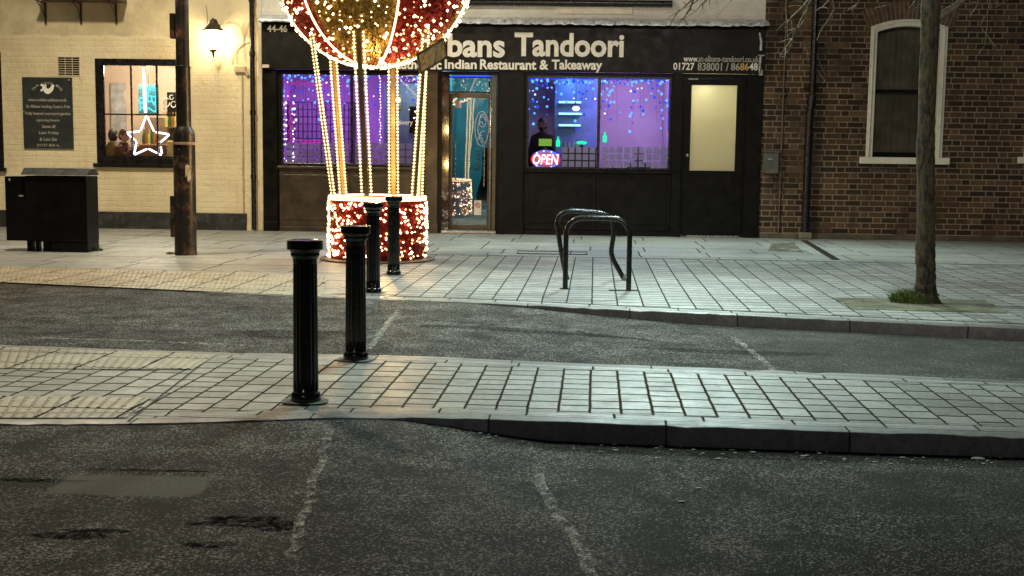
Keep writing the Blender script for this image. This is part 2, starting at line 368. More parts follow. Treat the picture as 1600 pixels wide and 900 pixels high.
M_ROAD = road_material()
M_SETT = sett_material('pavement_setts', (.22, .225, .205), (.40, .405, .38), .168, .195, .0085, .017)
M_SETT_FAR = sett_material('pavement_setts_wide', (.22, .232, .225), (.42, .43, .42), .235, .21, .0085, .020)
M_FLAG = sett_material('stone_flags', (.29, .30, .275), (.38, .385, .36), .80, .95, .018, .014, lenvar=.35, alongx=True)
M_EDGE = sett_material('edging_setts', (.26, .27, .255), (.40, .41, .39), .5, .46, .004, .007, lenvar=.1, alongx=True)
M_TACT = sett_material('tactile_slabs', (.42, .37, .27), (.52, .47, .36), .40, .40, .012, .012, lenvar=0)
M_KERB = sett_material('granite_kerb', (.13, .13, .125), (.27, .27, .26), 3.0, .92, .002, .003, lenvar=.02, alongx=True)
M_LINE = line_material('worn_white_paint', (.6, .58, .52))
M_MORTAR = paint('dirty_mortar', (.14, .135, .11), .85, .5, 9, .6, 40, dirt=(.05, .046, .035))
M_DARKJOINT = paint('damp_joint', (.02, .02, .017), .8)
M_DAMP = None

# ------------------------------------------------------------------ road and pavements
def poly_xy(pts, z=0.0):
    g = sorted(((G(px, py, z).x, G(px, py, z).y) for px, py in pts)); return [a for a, b in g], [b for a, b in g]
NEAR = poly_xy([(0, 662), (200, 662), (400, 657), (500, 652), (600, 651), (700, 652.5), (830, 657), (1125, 667.5), (1350, 675), (1600, 682.5)])
ISLE = poly_xy([(0, 538), (233, 547), (417, 552), (600, 554), (687, 557), (875, 566), (1100, 574), (1600, 594)])
FAR = poly_xy([(0, 439.5), (200, 449), (420, 461), (560, 466.5), (660, 469.5), (800, 475), (1000, 485), (1300, 499), (1600, 513)])
def at(P, x):
    xs, ys = P
    if x <= xs[0]: return ys[0]+(x-xs[0])*(ys[2]-ys[0])/(xs[2]-xs[0])*.6
    if x >= xs[-1]: return ys[-1]+(x-xs[-1])*(ys[-1]-ys[-3])/(xs[-1]-xs[-3])*.8
    return float(np.interp(x, xs, ys))
def smooth_at(P, x): return sum(at(P, x+d)*w for d, w in ((-.3, 1), (-.15, 2), (0, 3), (.15, 2), (.3, 1)))/9
near_y = lambda x: smooth_at(NEAR, x)
isle_y = lambda x: smooth_at(ISLE, x)
far_y = lambda x: smooth_at(FAR, x)
XL, XR = -16.0, 16.0
XS = [XL+i*.1 for i in range(int((XR-XL)/.1)+1)]
def roadz(x, y):
    if y < 7.2: a, b = -.95, .12
    else: a, b = -1.0, 1.6
    t = min(1, max(0, (x-a)/(b-a))); t = t*t*(3-2*t)
    return -.010 + t*(-.095)
def grid(xs, ys, zf):
    m = MB(); n = len(ys)
    for x in xs:
        for y in ys: m.v.append((x, y, zf(x, y)))
    for i in range(len(xs)-1):
        for j in range(n-1): m.f.append((i*n+j, (i+1)*n+j, (i+1)*n+j+1, i*n+j+1))
    return m
def structure(o): o['kind'] = 'structure'; return o
rxs = [-220, -90, -40]+[-20+i*.25 for i in range(161)]+[40, 90, 220]
rys = [-160, -60, -20, -8, -3, 0]+[.5*i for i in range(1, 34)]+[17.5]
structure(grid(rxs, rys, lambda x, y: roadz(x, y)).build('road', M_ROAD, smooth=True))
structure(MB().add([(-300, -300, -.3), (300, -300, -.3), (300, 300, -.3), (-300, 300, -.3)], [(0, 1, 2, 3)]).build('ground', M_ROAD))
def strip(fa, fb, xs, z=0.0):
    m = MB()
    for x in xs: m.v += [(x, fa(x), z), (x, fb(x), z)]
    m.f = [(2*i, 2*i+2, 2*i+3, 2*i+1) for i in range(len(xs)-1)]
    return m
def kerb(fedge, inward, name):
    """kerb stones: small chamfer, face down below the road, top flush with the pavement"""
    m = MB(); s = inward
    prof = [(.12*s, 0.0), (.008*s, -.0005), (.002*s, -.003), (0, -.009), (-.004*s, -.2)]
    for x in XS:
        y = fedge(x)
        jy, jz = random.choice((0, 0, 1, 1, 1, 3))*random.uniform(-.002, .0035), random.choice((0, 1, 1, 3))*random.uniform(-.003, .0008)
        for dy, z in prof: m.v.append((x, y+dy+(jy if abs(dy) < .1 else 0), z+(jz if -.1 < z < -.0001 else 0)))
    k = len(prof); m.f = [(i*k+j, (i+1)*k+j, (i+1)*k+j+1, i*k+j+1) for i in range(len(XS)-1) for j in range(k-1)]
    return structure(m.build(name, M_KERB, smooth=True))
for fy_, a_, b_ in ((near_y, .230, .239), (near_y, .114, .121), (isle_y, -.240, -.230), (isle_y, -.124, -.118), (far_y, .256, .266), (far_y, .116, .124)):
    structure(strip((lambda x, f=fy_, a=a_: f(x)+a), (lambda x, f=fy_, b=b_: f(x)+b), XS, .0065).build('paving_joint', M_DARKJOINT))
kerb(near_y, 1, 'kerb'); kerb(isle_y, -1, 'kerb'); kerb(far_y, 1, 'kerb')
structure(strip(lambda x: near_y(x)+.12, lambda x: near_y(x)+.235, XS).build('pavement_edging', M_EDGE))
structure(strip(lambda x: isle_y(x)-.235, lambda x: isle_y(x)-.12, XS).build('pavement_edging', M_EDGE))
structure(strip(lambda x: far_y(x)+.12, lambda x: far_y(x)+.26, XS).build('pavement_edging', M_EDGE))
structure(strip(lambda x: near_y(x)+.235, lambda x: isle_y(x)-.235, XS, -.0005).build('island_pavement', M_SETT))
structure(strip(lambda x: far_y(x)+.26, lambda x: DW+.6, XS).build('far_pavement', M_FLAG))
# setts of the far pavement, right of the crossing, up to the channel line
b0, b1 = G(700, 398.5), G(1600, 415)
band_y = lambda x: b0.y+(x-b0.x)*(b1.y-b0.y)/(b1.x-b0.x)
e0 = G(505, 468)
xs2 = [e0.x+i*.25 for i in range(int((XR-e0.x)/.25)+1)]
structure(strip(lambda x: far_y(x)+.26, band_y, xs2, .004).build('sett_paving', M_SETT_FAR))
structure(strip(lambda x: band_y(x)+.012, lambda x: band_y(x)+.13, xs2, .005).build('channel_course', M_EDGE))
structure(strip(lambda x: band_y(x)-.02, lambda x: band_y(x)+.012, xs2, .0075).build('channel_joint', M_DARKJOINT))
# dark joint where the bonding changes on the island
d0, d1 = G(200, 659), G(332, 556)
structure(MB().add([(d0.x-.006, d0.y, .003), (d0.x+.006, d0.y, .003), (d1.x+.006, d1.y, .003), (d1.x-.006, d1.y, .003)], [(0, 1, 2, 3)]).build('paving_joint', M_DARKJOINT))
# tactile paving with blisters
def tactile(corners, name, z=.004, pitch=.052):
    c = [G(px, py) for px, py in corners]            # A near-left, B near-right, C far-right, D far-left
    m = MB(); m.add([(p.x, p.y, z) for p in c], [(0, 1, 2, 3)])
    A, B, Cc, Dd = [np.array((p.x, p.y)) for p in c]
    ncol = int(np.linalg.norm(B-A)/pitch); nrow = int(max(np.linalg.norm(Dd-A), np.linalg.norm(Cc-B))/pitch)
    for i in range(ncol):
        for j in range(nrow):
            u, v = (i+.5)/ncol, (j+.5)/nrow
            q = (A*(1-u)+B*u)*(1-v)+(Dd*(1-u)+Cc*u)*v
            m.lathe([(.0150, 0), (.0125, .003), (.007, .0045)], (q[0], q[1], z-.0005), 7)
    o = structure(m.build(name, M_TACT, smooth=True, auto=50)); return o
tactile([(-260, 654), (196, 654), (236, 622), (-260, 617)], 'tactile_paving')
tactile([(-230, 575), (300, 578), (340, 554), (-230, 536)], 'tactile_paving')
tactile([(-160, 434), (500, 463.5), (512, 432), (-160, 412)], 'tactile_paving')
# worn paint lines where the raised crossing ramps down
def line(pts, w, name, z=.004):
    m = MB(); g = [G(px, py, -.03) for px, py in pts]; out = []
    for a, b in zip(g[:-1], g[1:]):
        for k in range(8):
            p = a.lerp(b, k/8); out.append(p)
    out.append(g[-1])
    for p in out:
        zz = roadz(p.x, p.y)+z; j = random.uniform(-.016, .016)
        m.v += [(p.x-w/2+j, p.y, zz), (p.x+w/2+j, p.y, zz)]
    m.f = [(2*i, 2*i+2, 2*i+3, 2*i+1) for i in range(len(out)-1)]
    return structure(m.build(name, M_LINE))
line([(452, 885), (480, 800), (500, 730), (512, 678)], .04, 'road_line')
line([(945, 895), (900, 820), (862, 760), (835, 712)], .05, 'road_line')
line([(576, 550), (592, 530), (606, 510), (622, 489)], .05, 'road_line')
line([(1228, 574), (1200, 555), (1175, 535), (1146, 513)], .05, 'road_line')
m = MB()
for (xa, ya, xb, yb) in ((60, 529, 252, 535), (262, 536, 420, 542)):
    a, b = G(xa, ya, -.01), G(xb, yb, -.01); n = 12
    for k in range(n):
        p, q = a.lerp(b, k/n), a.lerp(b, (k+1)/n)
        m.add([(p.x, p.y-.025, -.004), (q.x, q.y-.025, -.004), (q.x, q.y+.03, -.004), (p.x, p.y+.03, -.004)], [(0, 1, 2, 3)])
structure(m.build('road_line', M_LINE))
for px, py in ((478, 627), (556, 562), (583, 458), (615, 430)):
    g = G(px, py); a0 = random.uniform(0, 6); ring = [(g.x+math.cos(k*.1309)*(.125+.012*math.sin(k*.1309*3+a0)+.006*math.sin(k*.1309*7+a0*2)), g.y+math.sin(k*.1309)*(.125+.012*math.sin(k*.1309*3+a0)), .0078) for k in range(48)]
    structure(MB().add(ring, [tuple(range(48))]).build('mortar_patch', M_MORTAR))
# tree pit and gravel, damp stain
def soil_material():
    m = Mt('tree_pit_soil'); p = m.pos()
    c = m.mix(m.ss(m.noise(p, 3.5, 6, .7), .4, .65), (.07, .075, .035), (.19, .18, .13))
    c = m.mix(m.ss(m.noise(p, 60, 3), .45, .7), c, (.05, .05, .03))
    return m.done(m.bsdf(col=c, rough=.9, normal=m.bump(m.noise(p, 70, 4), .8, .012)))
pit = [G(1300, 466), G(1540, 470), G(1580, 491), G(1330, 484)]
pm = MB(); cen = (pit[0]+pit[1]+pit[2]+pit[3])/4; ring = []
for a, b in zip(pit, pit[1:]+pit[:1]):
    for k in range(10):
        q = a.lerp(b, k/10); q = q+(q-cen)*random.uniform(-.05, .03); ring.append((q.x, q.y, .0085))
pm.add(ring, [tuple(range(len(ring)))])
structure(pm.build('tree_pit_soil', soil_material()))
def stain_material():
    m = Mt('damp_stain'); p = m.pos()
    f = m.ss(m.noise(p, 4, 5, .7), .42, .55, 0, .8)
    return m.done(m.n('MixShader', {0: f, 1: m.n('BsdfTransparent'), 2: m.bsdf(col=(.11, .095, .06), rough=.55)}))
sa = [G(1205, 381), G(1240, 379), G(1256, 395), G(1200, 392)]
structure(MB().add([(p.x, p.y, .009) for p in sa], [(0, 1, 2, 3)]).build('damp_stain', stain_material()))
# grit and leaf litter in the gutter
lm = MB()
for _ in range(90):
    x = random.uniform(-.4, 2.9); y = near_y(x)-abs(random.gauss(.0, .10))-.02; r = random.uniform(.003, .010)
    lm.ball((x, y, roadz(x, y)+.003), r, random.uniform(.8, 2), 1, .35, 6, 4)
for px, py, r in ((1528, 716, .026), (1092, 762, .012), (1065, 783, .012), (1123, 716, .012), (962, 703, .012), (510, 305, .01)):
    g = G(px, py, -.1); lm.ball((g.x, g.y, roadz(g.x, g.y)+.004), r, 1.4, .8, .25, 7, 4)
lo = lm.build('leaf_litter', paint('pale_litter', (.45, .43, .38), .8)); tag(lo, 'scatter of pale grit and leaf scraps along the gutter', 'litter'); lo['kind'] = 'stuff'
# ------------------------------------------------------------------ wall materials
def brick_material():
    m = Mt('brown_brickwork'); p = m.pos(); x, y, z = m.sep(p)
    w = m.ma('MULTIPLY', m.ma('SUBTRACT', m.noise(p, 9, 4), .5), .016)
    rnd, solid = flemish(m, m.ma('ADD', x, w), m.ma('ADD', z, m.ma('MULTIPLY', w, .6)))
    c = m.ramp(rnd, [(0, (.030, .018, .011)), (.35, (.066, .037, .020)), (.7, (.108, .060, .031)), (1, (.16, .096, .052))])
    c = m.mix(m.ss(m.noise(p, 1.1, 6, .65), .48, .7, 0, .7), c, (.045, .028, .022))
    rep = m.ma('MULTIPLY', m.ss(m.noise(m.n('VectorMath', {0: p, 1: (3, 0, 8)}, operation='ADD'), .9, 3), .58, .62), m.ma('GREATER_THAN', rnd, .55))
    c = m.mix(m.ma('MULTIPLY', rep, m.ss(z, 1.6, 1.2)), c, (.15, .10, .05))
    c = m.mix(m.lin(m.noise(p, 90, 3), .3, .7, 0, .35), c, (.03, .02, .015))
    mo = m.mix(m.noise(p, 2.5, 5, .7), (.20, .175, .13), (.34, .30, .23))
    mo = m.mix(m.ss(m.noise(p, 1.3, 4, .6), .5, .66), mo, (.10, .09, .075))
    sooty = m.noise(m.comb(m.ma('MULTIPLY', x, 2.2), 0.0, m.ma('MULTIPLY', z, .5)), 1, 5, .65); c = m.mix(m.ss(sooty, .5, .7, 0, .6), c, (.022, .016, .012)); mo = m.mix(m.ss(sooty, .5, .7, 0, .6), mo, (.08, .07, .058))
    c = m.mix(solid, mo, c)
    h = m.ma('ADD', solid, m.ma('MULTIPLY', m.noise(p, 45, 4), .35))
    return m.done(m.bsdf(col=c, rough=.85, normal=m.bump(h, .7, .008), spec=.3))
def painted_brick(name, c1, c2, split=None, rowh=.095):
    m = Mt(name); p = m.pos(); x, y, z = m.sep(p)
    w = m.ma('MULTIPLY', m.ma('SUBTRACT', m.noise(p, 9, 5, .7), .5), .075)
    rnd, solid = flemish(m, m.ma('ADD', x, w), m.ma('ADD', z, m.ma('MULTIPLY', w, .7)), rowh, j=.022)
    s = m.noise(p, 1.3, 6, .65)
    c = m.mix(m.ss(s, .35, .68), c1, c2)
    c = m.mix(m.ma('MULTIPLY', m.ma('MULTIPLY', m.ma('SUBTRACT', 1.0, solid), m.noise(p, 2.5, 4)), .05), c, tuple(a*.55 for a in c1))
    c = m.mix(m.ss(m.noise(p, 6, 6, .75), .60, .72, 0, .45), c, tuple(a*.5 for a in c1))
    streak = m.noise(m.comb(m.ma('MULTIPLY', x, 7.0), 0.0, m.ma('MULTIPLY', z, .6)), 1, 4, .6)
    c = m.mix(m.ss(streak, .55, .8, 0, .35), c, tuple(a*.6 for a in c1))
    hb = m.ma('MULTIPLY', m.ma('MULTIPLY', solid, m.ss(m.noise(p, 1.8, 4, .6), .35, .6, .25, 1.0)), m.ma('MULTIPLY_ADD', rnd, .5, .6))
    lump = m.noise(p, 14, 5, .65)
    h = m.ma('ADD', hb, m.ma('MULTIPLY', lump, 1.3))
    if split is not None:
        f = m.ss(m.ma('ADD', z, m.ma('MULTIPLY', m.ma('SUBTRACT', m.noise(p, 3, 3), .5), .12)), split+.03, split-.03)
        h = m.ma('ADD', m.ma('MULTIPLY', h, f), m.ma('MULTIPLY', lump, .25))
        h = m.ma('ADD', h, m.ma('MULTIPLY', f, 1.3))
        c = m.mix(m.ma('SUBTRACT', 1.0, f), c, m.mix(m.ss(s, .4, .65), tuple(a*.97 for a in c2), tuple(a*.82 for a in c1)))
    return m.done(m.bsdf(col=c, rough=.62, normal=m.bump(h, .55, .012), spec=.35))
M_BRICK = brick_material()
ZSPLIT = F(150, 57).z
M_CREAM = painted_brick('cream_painted_brick', (.66, .56, .36), (.78, .69, .47), ZSPLIT)
M_WHITEBRICK = painted_brick('white_painted_brick', (.66, .67, .62), (.82, .83, .78), rowh=.11)
M_CREAMPLAIN = paint('cream_paint', (.68, .60, .43), .5, .12, 4, .25, 30)
M_BLACK = paint('black_gloss_paint', (.010, .010, .011), .28, .5, 8, .12, 50)
M_BLACKM = paint('black_satin_paint', (.0065, .006, .0055), .36, .4, 4, .12, 40, spec=.14)
M_FASCIA = paint('fascia_paint', (.0095, .009, .008), .45, .3, 2, .05, 30, spec=.22)
M_BROWN = paint('dark_brown_panel', (.045, .030, .017), .38, .4, 3, .1, 30)
M_PLINTH = paint('plinth_paint', (.030, .031, .032), .5, .4, 5, .3, 30, dirt=(.09, .085, .07))
M_LEAD = paint('lead_flashing', (.62, .68, .74), .32, .35, 7, .9, 14, metal=.1, dirt=(.05, .06, .07))
M_CREAMTRIM = paint('stone_white_paint', (.78, .76, .67), .5, .06, 5, .12, 30, dirt=(.58, .56, .46))
M_IRON = paint('rusty_iron', (.035, .022, .016), .5, .5, 9, .3, 40, dirt=(.10, .055, .03))
M_GALV = paint('galvanised_metal', (.33, .36, .36), .4, .3, 8, .2, 40, metal=.7)
M_COPPER = paint('painted_conduit', (.16, .10, .065), .5, .3, 8, .2, 40)
M_STEEL = paint('brushed_steel', (.52, .50, .45), .28, .15, 10, .05, 40, metal=.9)
M_BRONZE = paint('bronze_door_frame', (.10, .075, .045), .36, .2, 6, .05, 40, metal=.5)
M_LETTER = paint('cream_lettering', (.90, .90, .85), .5, .06, 6, .02, 30)
M_LETTERDIM = paint('grey_lettering', (.42, .41, .37), .5, .1, 6, .02, 30)
M_LETTERGOLD = paint('gold_lettering', (.62, .42, .14), .5, .1, 6, .02, 30)
M_MARBLE = None
def marble_material():
    m = Mt('black_marble'); p = m.pos()
    n = m.noise(p, 5, 6, .6)
    v = m.ss(m.ma('ABSOLUTE', m.ma('SUBTRACT', n, .5)), .018, .004)
    v = m.ma('MULTIPLY', v, m.ss(m.noise(p, 2.2, 3), .45, .6))
    return m.done(m.bsdf(col=m.mix(v, (.006, .006, .007), (.35, .34, .33)), rough=.08, spec=.6))
M_MARBLE = marble_material()
M_GLASS = glass('window_glass')
M_GLASSDARK = glass('dim_window_glass', (.85, .85, .83), 1.5)
def frosted():
    m = Mt('frosted_film'); n = m.noise(m.pos(), 60, 3)
    d = m.n('MixShader', {0: .45, 1: m.n('BsdfDiffuse', {0: (.82, .80, .84)}), 2: m.n('BsdfTranslucent', {0: (.85, .82, .88)})})
    return m.done(m.n('MixShader', {0: m.lin(n, .3, .7, .90, .97), 1: m.n('BsdfTransparent', {0: (.9, .9, .9)}), 2: d}))
M_FROST = frosted()
def frosted_door():
    m = Mt('frosted_door_glass')
    d = m.n('MixShader', {0: .8, 1: m.n('BsdfDiffuse', {0: (.7, .68, .6)}), 2: m.n('BsdfTranslucent', {0: (.85, .83, .72)})})
    return m.done(m.n('MixShader', {0: .04, 1: d, 2: m.n('BsdfGlossy', {'Roughness': .25})}))
M_FROSTDOOR = frosted_door()
M_WALLIN = paint('lilac_interior_paint', (.52, .40, .50), .7, .08, 1.5, .05, 20)
M_WALLTEAL = paint('teal_interior_paint', (.10, .42, .46), .6, .08, 1.5, .05, 20)
M_WALLPUB = paint('pub_interior_paint', (.60, .47, .36), .7, .08, 1.5, .05, 20)
M_FLOORIN = paint('dark_floor', (.10, .07, .05), .5, .2)
M_GREYBLUE = paint('grey_blue_panel', (.22, .30, .38), .6, .1, 3)
M_DARKWOOD = paint('dark_wood', (.07, .04, .022), .4, .4, 5, .2, 30)
M_CURTAIN = paint('grey_net_curtain', (.34, .31, .25), .9, .3, 2.2, .3, 12)

# ================================================================== cream pub on the left
H = 7.5
XP0, XP1 = -16.0, F(411, 200).x
pub = thing('pub_building', 'cream painted brick pub with black window frames and plinth', 'pub', (F(200, 355).x, DW, 0))
wx0, wx1, wz0, wz1 = FR(150, 92, 293, 257)
vx0, vx1, vz0, vz1 = FR(-150, 80, 4, 262)
holed(XP0, F(405, 200).x, 0, H, [(wx0, wx1, wz0, wz1), (vx0, vx1, vz0, vz1)], DW, .3).build('wall', M_CREAM, pub)
MB().box(F(405, 200).x, XP1-.002, DW-.03, DW+.3, 0, F(405, 42).z).build('corner_pilaster', M_CREAMPLAIN, pub, bevel=.01)
MB().box(F(405, 200).x, XP1-.002, DW-.012, DW+.3, F(405, 42).z, H).build('corner_quoin', M_WHITEBRICK, pub)
MB().box(XP0, F(386, 340).x, DW-.035, DW-.002, 0, F(200, 331).z).build('plinth', M_PLINTH, pub, bevel=.006)
MB().box(F(386, 340).x, F(404, 340).x, DW-.02, DW-.002, 0, F(390, 352).z).build('plinth', M_CREAMPLAIN, pub)
MB().box(XP0, XP1-.002, DW+.3, DW+7, H-.02, H).box(XP0, XP0+.3, DW+.3, DW+7, 0, H-.02).build('roof', M_PLINTH, pub)
def pub_window(x0, x1, z0, z1, bx, bz):
    w = frame(x0, x1, z0, z1, .115, DW-.012, DW+.06).build('window', M_BLACK, pub, bevel=.008)
    frame(x0+.115, x1-.115, z0+.115, z1-.06, .03, DW+.01, DW+.05, bx, bz, .024).build('sash', M_BLACK, w)
    pane(x0+.12, x1-.12, z0+.12, z1-.07, DW+.028).build('pane', M_GLASS, w)
    MB().box(x0-.05, x1+.05, DW-.07, DW-.013, z0-.055, z0+.012).build('sill', M_BLACK, w, bevel=.006)
pub_window(wx0, wx1, wz0, wz1, (F(205, 178).x, F(245, 178).x), (F(220, 179).z,))
pub_window(vx0, vx1, vz0, vz1, (F(-48, 178).x, F(-98, 178).x), (F(-60, 177).z,))
# room behind the windows
ri = MB(); ya, yb = DW+.31, DW+3.2; xa, xb = F(-200, 200).x, F(398, 200).x
ri.add([(xa, yb, 0), (xb, yb, 0), (xb, yb, 3.2), (xa, yb, 3.2)], [(0, 1, 2, 3)]).add([(xb, ya, 0), (xb, yb, 0), (xb, yb, 3.2), (xb, ya, 3.2)], [(0, 1, 2, 3)])
ri.add([(xa, ya, 0), (xa, yb, 0), (xa, yb, 3.2), (xa, ya, 3.2)], [(0, 1, 2, 3)]).add([(xa, ya, 3.2), (xb, ya, 3.2), (xb, yb, 3.2), (xa, yb, 3.2)], [(0, 1, 2, 3)])
ri.build('interior_wall', M_WALLPUB, pub)
MB().add([(xa, ya, .02), (xb, ya, .02), (xb, yb, .02), (xa, yb, .02)], [(0, 1, 2, 3)]).build('interior_floor', M_FLOORIN, pub)
q = FR(168, 128, 192, 400, 2.9); MB().box(q[0], q[1], DW+3.14, DW+3.19, 0.02, q[3]).build('interior_door', paint('grey_door', (.40, .40, .40), .5), pub, bevel=.01)
lamp('pub_ceiling_light', 'POINT', (F(225, 150, 1.5).x, DW+1.6, 2.9), 230, (1.0, .82, .64), .12)
# ventilation brick
q = FR(90, 88, 126, 119)
vt = MB().box(q[0], q[1], DW-.012, DW-.001, q[2], q[3]).build('vent', M_CREAMPLAIN, pub, bevel=.003)
vm = MB(); nx_, nz_ = 3, 8
for i in range(nx_):
    for j in range(nz_):
        a = q[0]+.014+(q[1]-q[0]-.028)*i/nx_; b = q[0]+.014+(q[1]-q[0]-.028)*(i+1)/nx_
        c = q[2]+.012+(q[3]-q[2]-.024)*j/nz_; d = q[2]+.012+(q[3]-q[2]-.024)*(j+1)/nz_
        if (i, j) in ((2, 3), (1, 0), (2, 1)): d -= .0
        vm.box(a+.006, b-.006, DW-.016, DW-.0125, c+.007, d-.006)
vm.build('grille_slots', M_BLACKM, vt)
# downpipe and thin conduit, cables
xd = F(397, 180).x
dp = MB(); dp.tube([(xd, DW-.085, .02), (xd, DW-.085, H-.2)], .042, 12)
for pz in (.9, 2.0, 3.0, 3.9): dp.tube([(xd, DW-.085, pz), (xd, DW-.085, pz+.07)], .052, 12)
dp.build('downpipe', M_BLACK, pub, smooth=True, auto=40)
xc = F(380, 230).x
cb = MB(); cb.tube([(xc, DW-.02, .32), (xc, DW-.02, F(380, 118).z)], .014, 8)
q = FR(367, 104, 385, 113); cb.box(q[0], q[1], DW-.06, DW-.001, q[2], q[3]); cb.tube([(F(388, 118).x, DW-.03, F(388, 118).z), (F(382, 110).x, DW-.03, F(382, 108).z)], .03, 8)
def cable(pts, r=.006, off=-.018):
    P = [F(a, b, off) for a, b in pts]; out = []
    for i in range(len(P)-1):
        a, b, c, d = P[max(i-1, 0)], P[i], P[i+1], P[min(i+2, len(P)-1)]
        for k in range(6):
            t = k/6; out.append(.5*((2*b)+(-a+c)*t+(2*a-5*b+4*c-d)*t*t+(-a+3*b-3*c+d)*t**3))
    out.append(P[-1]); return out
for pts in ([(354, 36), (368, 38), (376, 50), (380, 62), (377, 72), (366, 82), (362, 100)], [(378, 36), (379, 60), (381, 95)], [(392, 30), (384, 48), (380, 62)], [(401, 28), (404, 60), (409, 78), (409, 105), (402, 122)], [(322, 8), (324, 30), (323, 40)], [(392, 66), (380, 69), (370, 80), (370, 100)]):
    cb.tube(cable(pts), .006, 6)
cb.build('conduit_cables', paint('cream_cable', (.50, .42, .27), .5, .2), pub, smooth=True, auto=40)

# ================================================================== restaurant
XS0, XS1 = XP1, F(1190, 200).x
rest = thing('restaurant_building', 'white brick building with a black shopfront and purple lit windows', 'restaurant', (F(800, 366).x, DW, 0))
ZF0, ZF1, ZL = F(800, 112).z, F(800, 38).z, F(800, 27).z        # fascia bottom, top, ledge top
# upper wall
MB().box(XS0, XS1, DW, DW+.3, ZF1-.2, H).build('upper_wall', M_WHITEBRICK, rest)
MB().box(XS0, XS1, DW+.3, DW+7, H-.02, H).build('roof', M_PLINTH, rest)
pipe = MB(); zp = F(880, 5).z; pipe.tube([(F(640, 5).x, DW-.06, zp), (F(1050, 5).x, DW-.06, zp)], .055, 12)
pipe.build('wall_pipe', M_BLACK, rest, smooth=True, auto=40)
q = FR(872, 11, 988, 22); MB().box(q[0], q[1], DW-.02, DW-.002, q[2], q[3]).build('wall_plate', M_CREAMTRIM, rest, bevel=.005)
# lead flashing ledge above the fascia: uneven sheet
lx = [F(411, 30).x+i*.06 for i in range(int((XS1+.05-F(411, 30).x)/.06)+1)]
m = MB(); prof = [(-.002, ZL), (-.06, ZL-.02), (-.26, ZL-.07), (-.30, ZL-.09), (-.30, ZL-.145)]
for i, x in enumerate(lx):
    for j, (dy, z) in enumerate(prof): m.v.append((x, DW+dy+random.uniform(-.01, .006)*(j > 0), z+random.uniform(-.012, .012)*(0 < j)))
k = len(prof); m.f = [(i*k+j, (i+1)*k+j, (i+1)*k+j+1, i*k+j+1) for i in range(len(lx)-1) for j in range(k-1)]
m.build('flashing', M_LEAD, rest, smooth=True)
MB().box(XS0+.01, XS1+.03, DW-.285, DW-.003, ZF1-.03, ZL-.1).build('cornice', M_BLACKM, rest, bevel=.01)
# window and door openings (glass line 4 cm behind the front, stall riser below)
LWx0, LWx1, LWz0, LWz1 = FR(439, 114, 660, 259)
RWx0, RWx1, RWz0, RWz1 = FR(823, 119, 1048, 265)
D1x0, D1x1, _, D1z1 = FR(690, 118, 776, 364); D2x0, D2x1, _, D2z1 = FR(1066, 122, 1162, 370)
holed(XS0+.002, XS1, 0, ZF0-.003, [(LWx0, LWx1, LWz0, LWz1), (RWx0, RWx1, RWz0, RWz1), (D1x0, D1x1, -.01, ZF0-.06), (D2x0, D2x1, -.01, D2z1)], DW, .14).build('shopfront_panel', M_BLACKM, rest)
def pilaster(pa, pb, mat=M_BLACKM, d=.06, name='pilaster'):
    a, b = F(pa, 240).x, F(pb, 240).x
    MB().box(a, b, DW-d, DW-.002, 0, ZF0-.004).box(a-.012, b+.012, DW-d-.018, DW-d-.001, 0, .16).build(name, mat, rest, bevel=.006)
pilaster(413, 434); pilaster(664, 684, M_BROWN, .04); pilaster(779, 818); pilaster(1050, 1064); pilaster(1164, 1188)
# stall risers with raised mouldings
def riser(pa, pb, ptop, splits, mat):
    a, b, z1 = F(pa, 310).x, F(pb, 310).x, F((pa+pb)/2, ptop).z
    xs = [a]+[F(s, 310).x for s in splits]+[b]
    m = MB()
    for u, v in zip(xs[:-1], xs[1:]):
        m.box(u+.004, v-.004, DW-.022, DW-.002, .09, z1-.03)
        m.box(u+.07, v-.07, DW-.034, DW-.0235, .2, z1-.13)
    m.box(a, b, DW-.045, DW-.002, 0, .085)
    m.build('stall_riser', mat, rest, bevel=.005)
    MB().box(a-.02, b+.02, DW-.075, DW-.003, z1-.027, z1+.018).build('window_sill', mat, rest, bevel=.006)
riser(437, 662, 262, [547], M_BROWN); riser(820, 1048, 268, [931], M_BLACKM)
def shop_window(x0, x1, z0, z1, muls):
    w = frame(x0, x1, z0, z1, .035, DW-.012, DW+.07, muls, (), .05).build('window', M_BLACK, rest, bevel=.005)
    pane(x0+.03, x1-.03, z0+.03, z1-.03, DW+.03).build('pane', M_GLASS, w)
    return w
LW = shop_window(LWx0, LWx1, LWz0, LWz1, (F(549.5, 180).x,))
RW = shop_window(RWx0, RWx1, RWz0, RWz1, (F(935.5, 190).x,))
def film(w, pxs, py0, py1, rows, name='privacy_film'):
    for pa, pb in pxs:
        m = MB(); a, b = F(pa, (py0+py1)/2).x, F(pb, (py0+py1)/2).x; z0, z1 = F((pa+pb)/2, py1).z, F((pa+pb)/2, py0).z
        n = max(1, round((b-a)/.123)); d = (b-a)/n; h = (z1-z0)/rows
        for i in range(n):
            for j in range(rows): m.box(a+i*d+.012, a+(i+1)*d-.012, DW+.038, DW+.040, z0+j*h+.011, z0+(j+1)*h-.011)
        m.build(name, M_FROST, w)
film(LW, [(446, 546), (553, 656)], 222.5, 256, 3); film(RW, [(877, 931), (940, 1043)], 229, 262, 3)
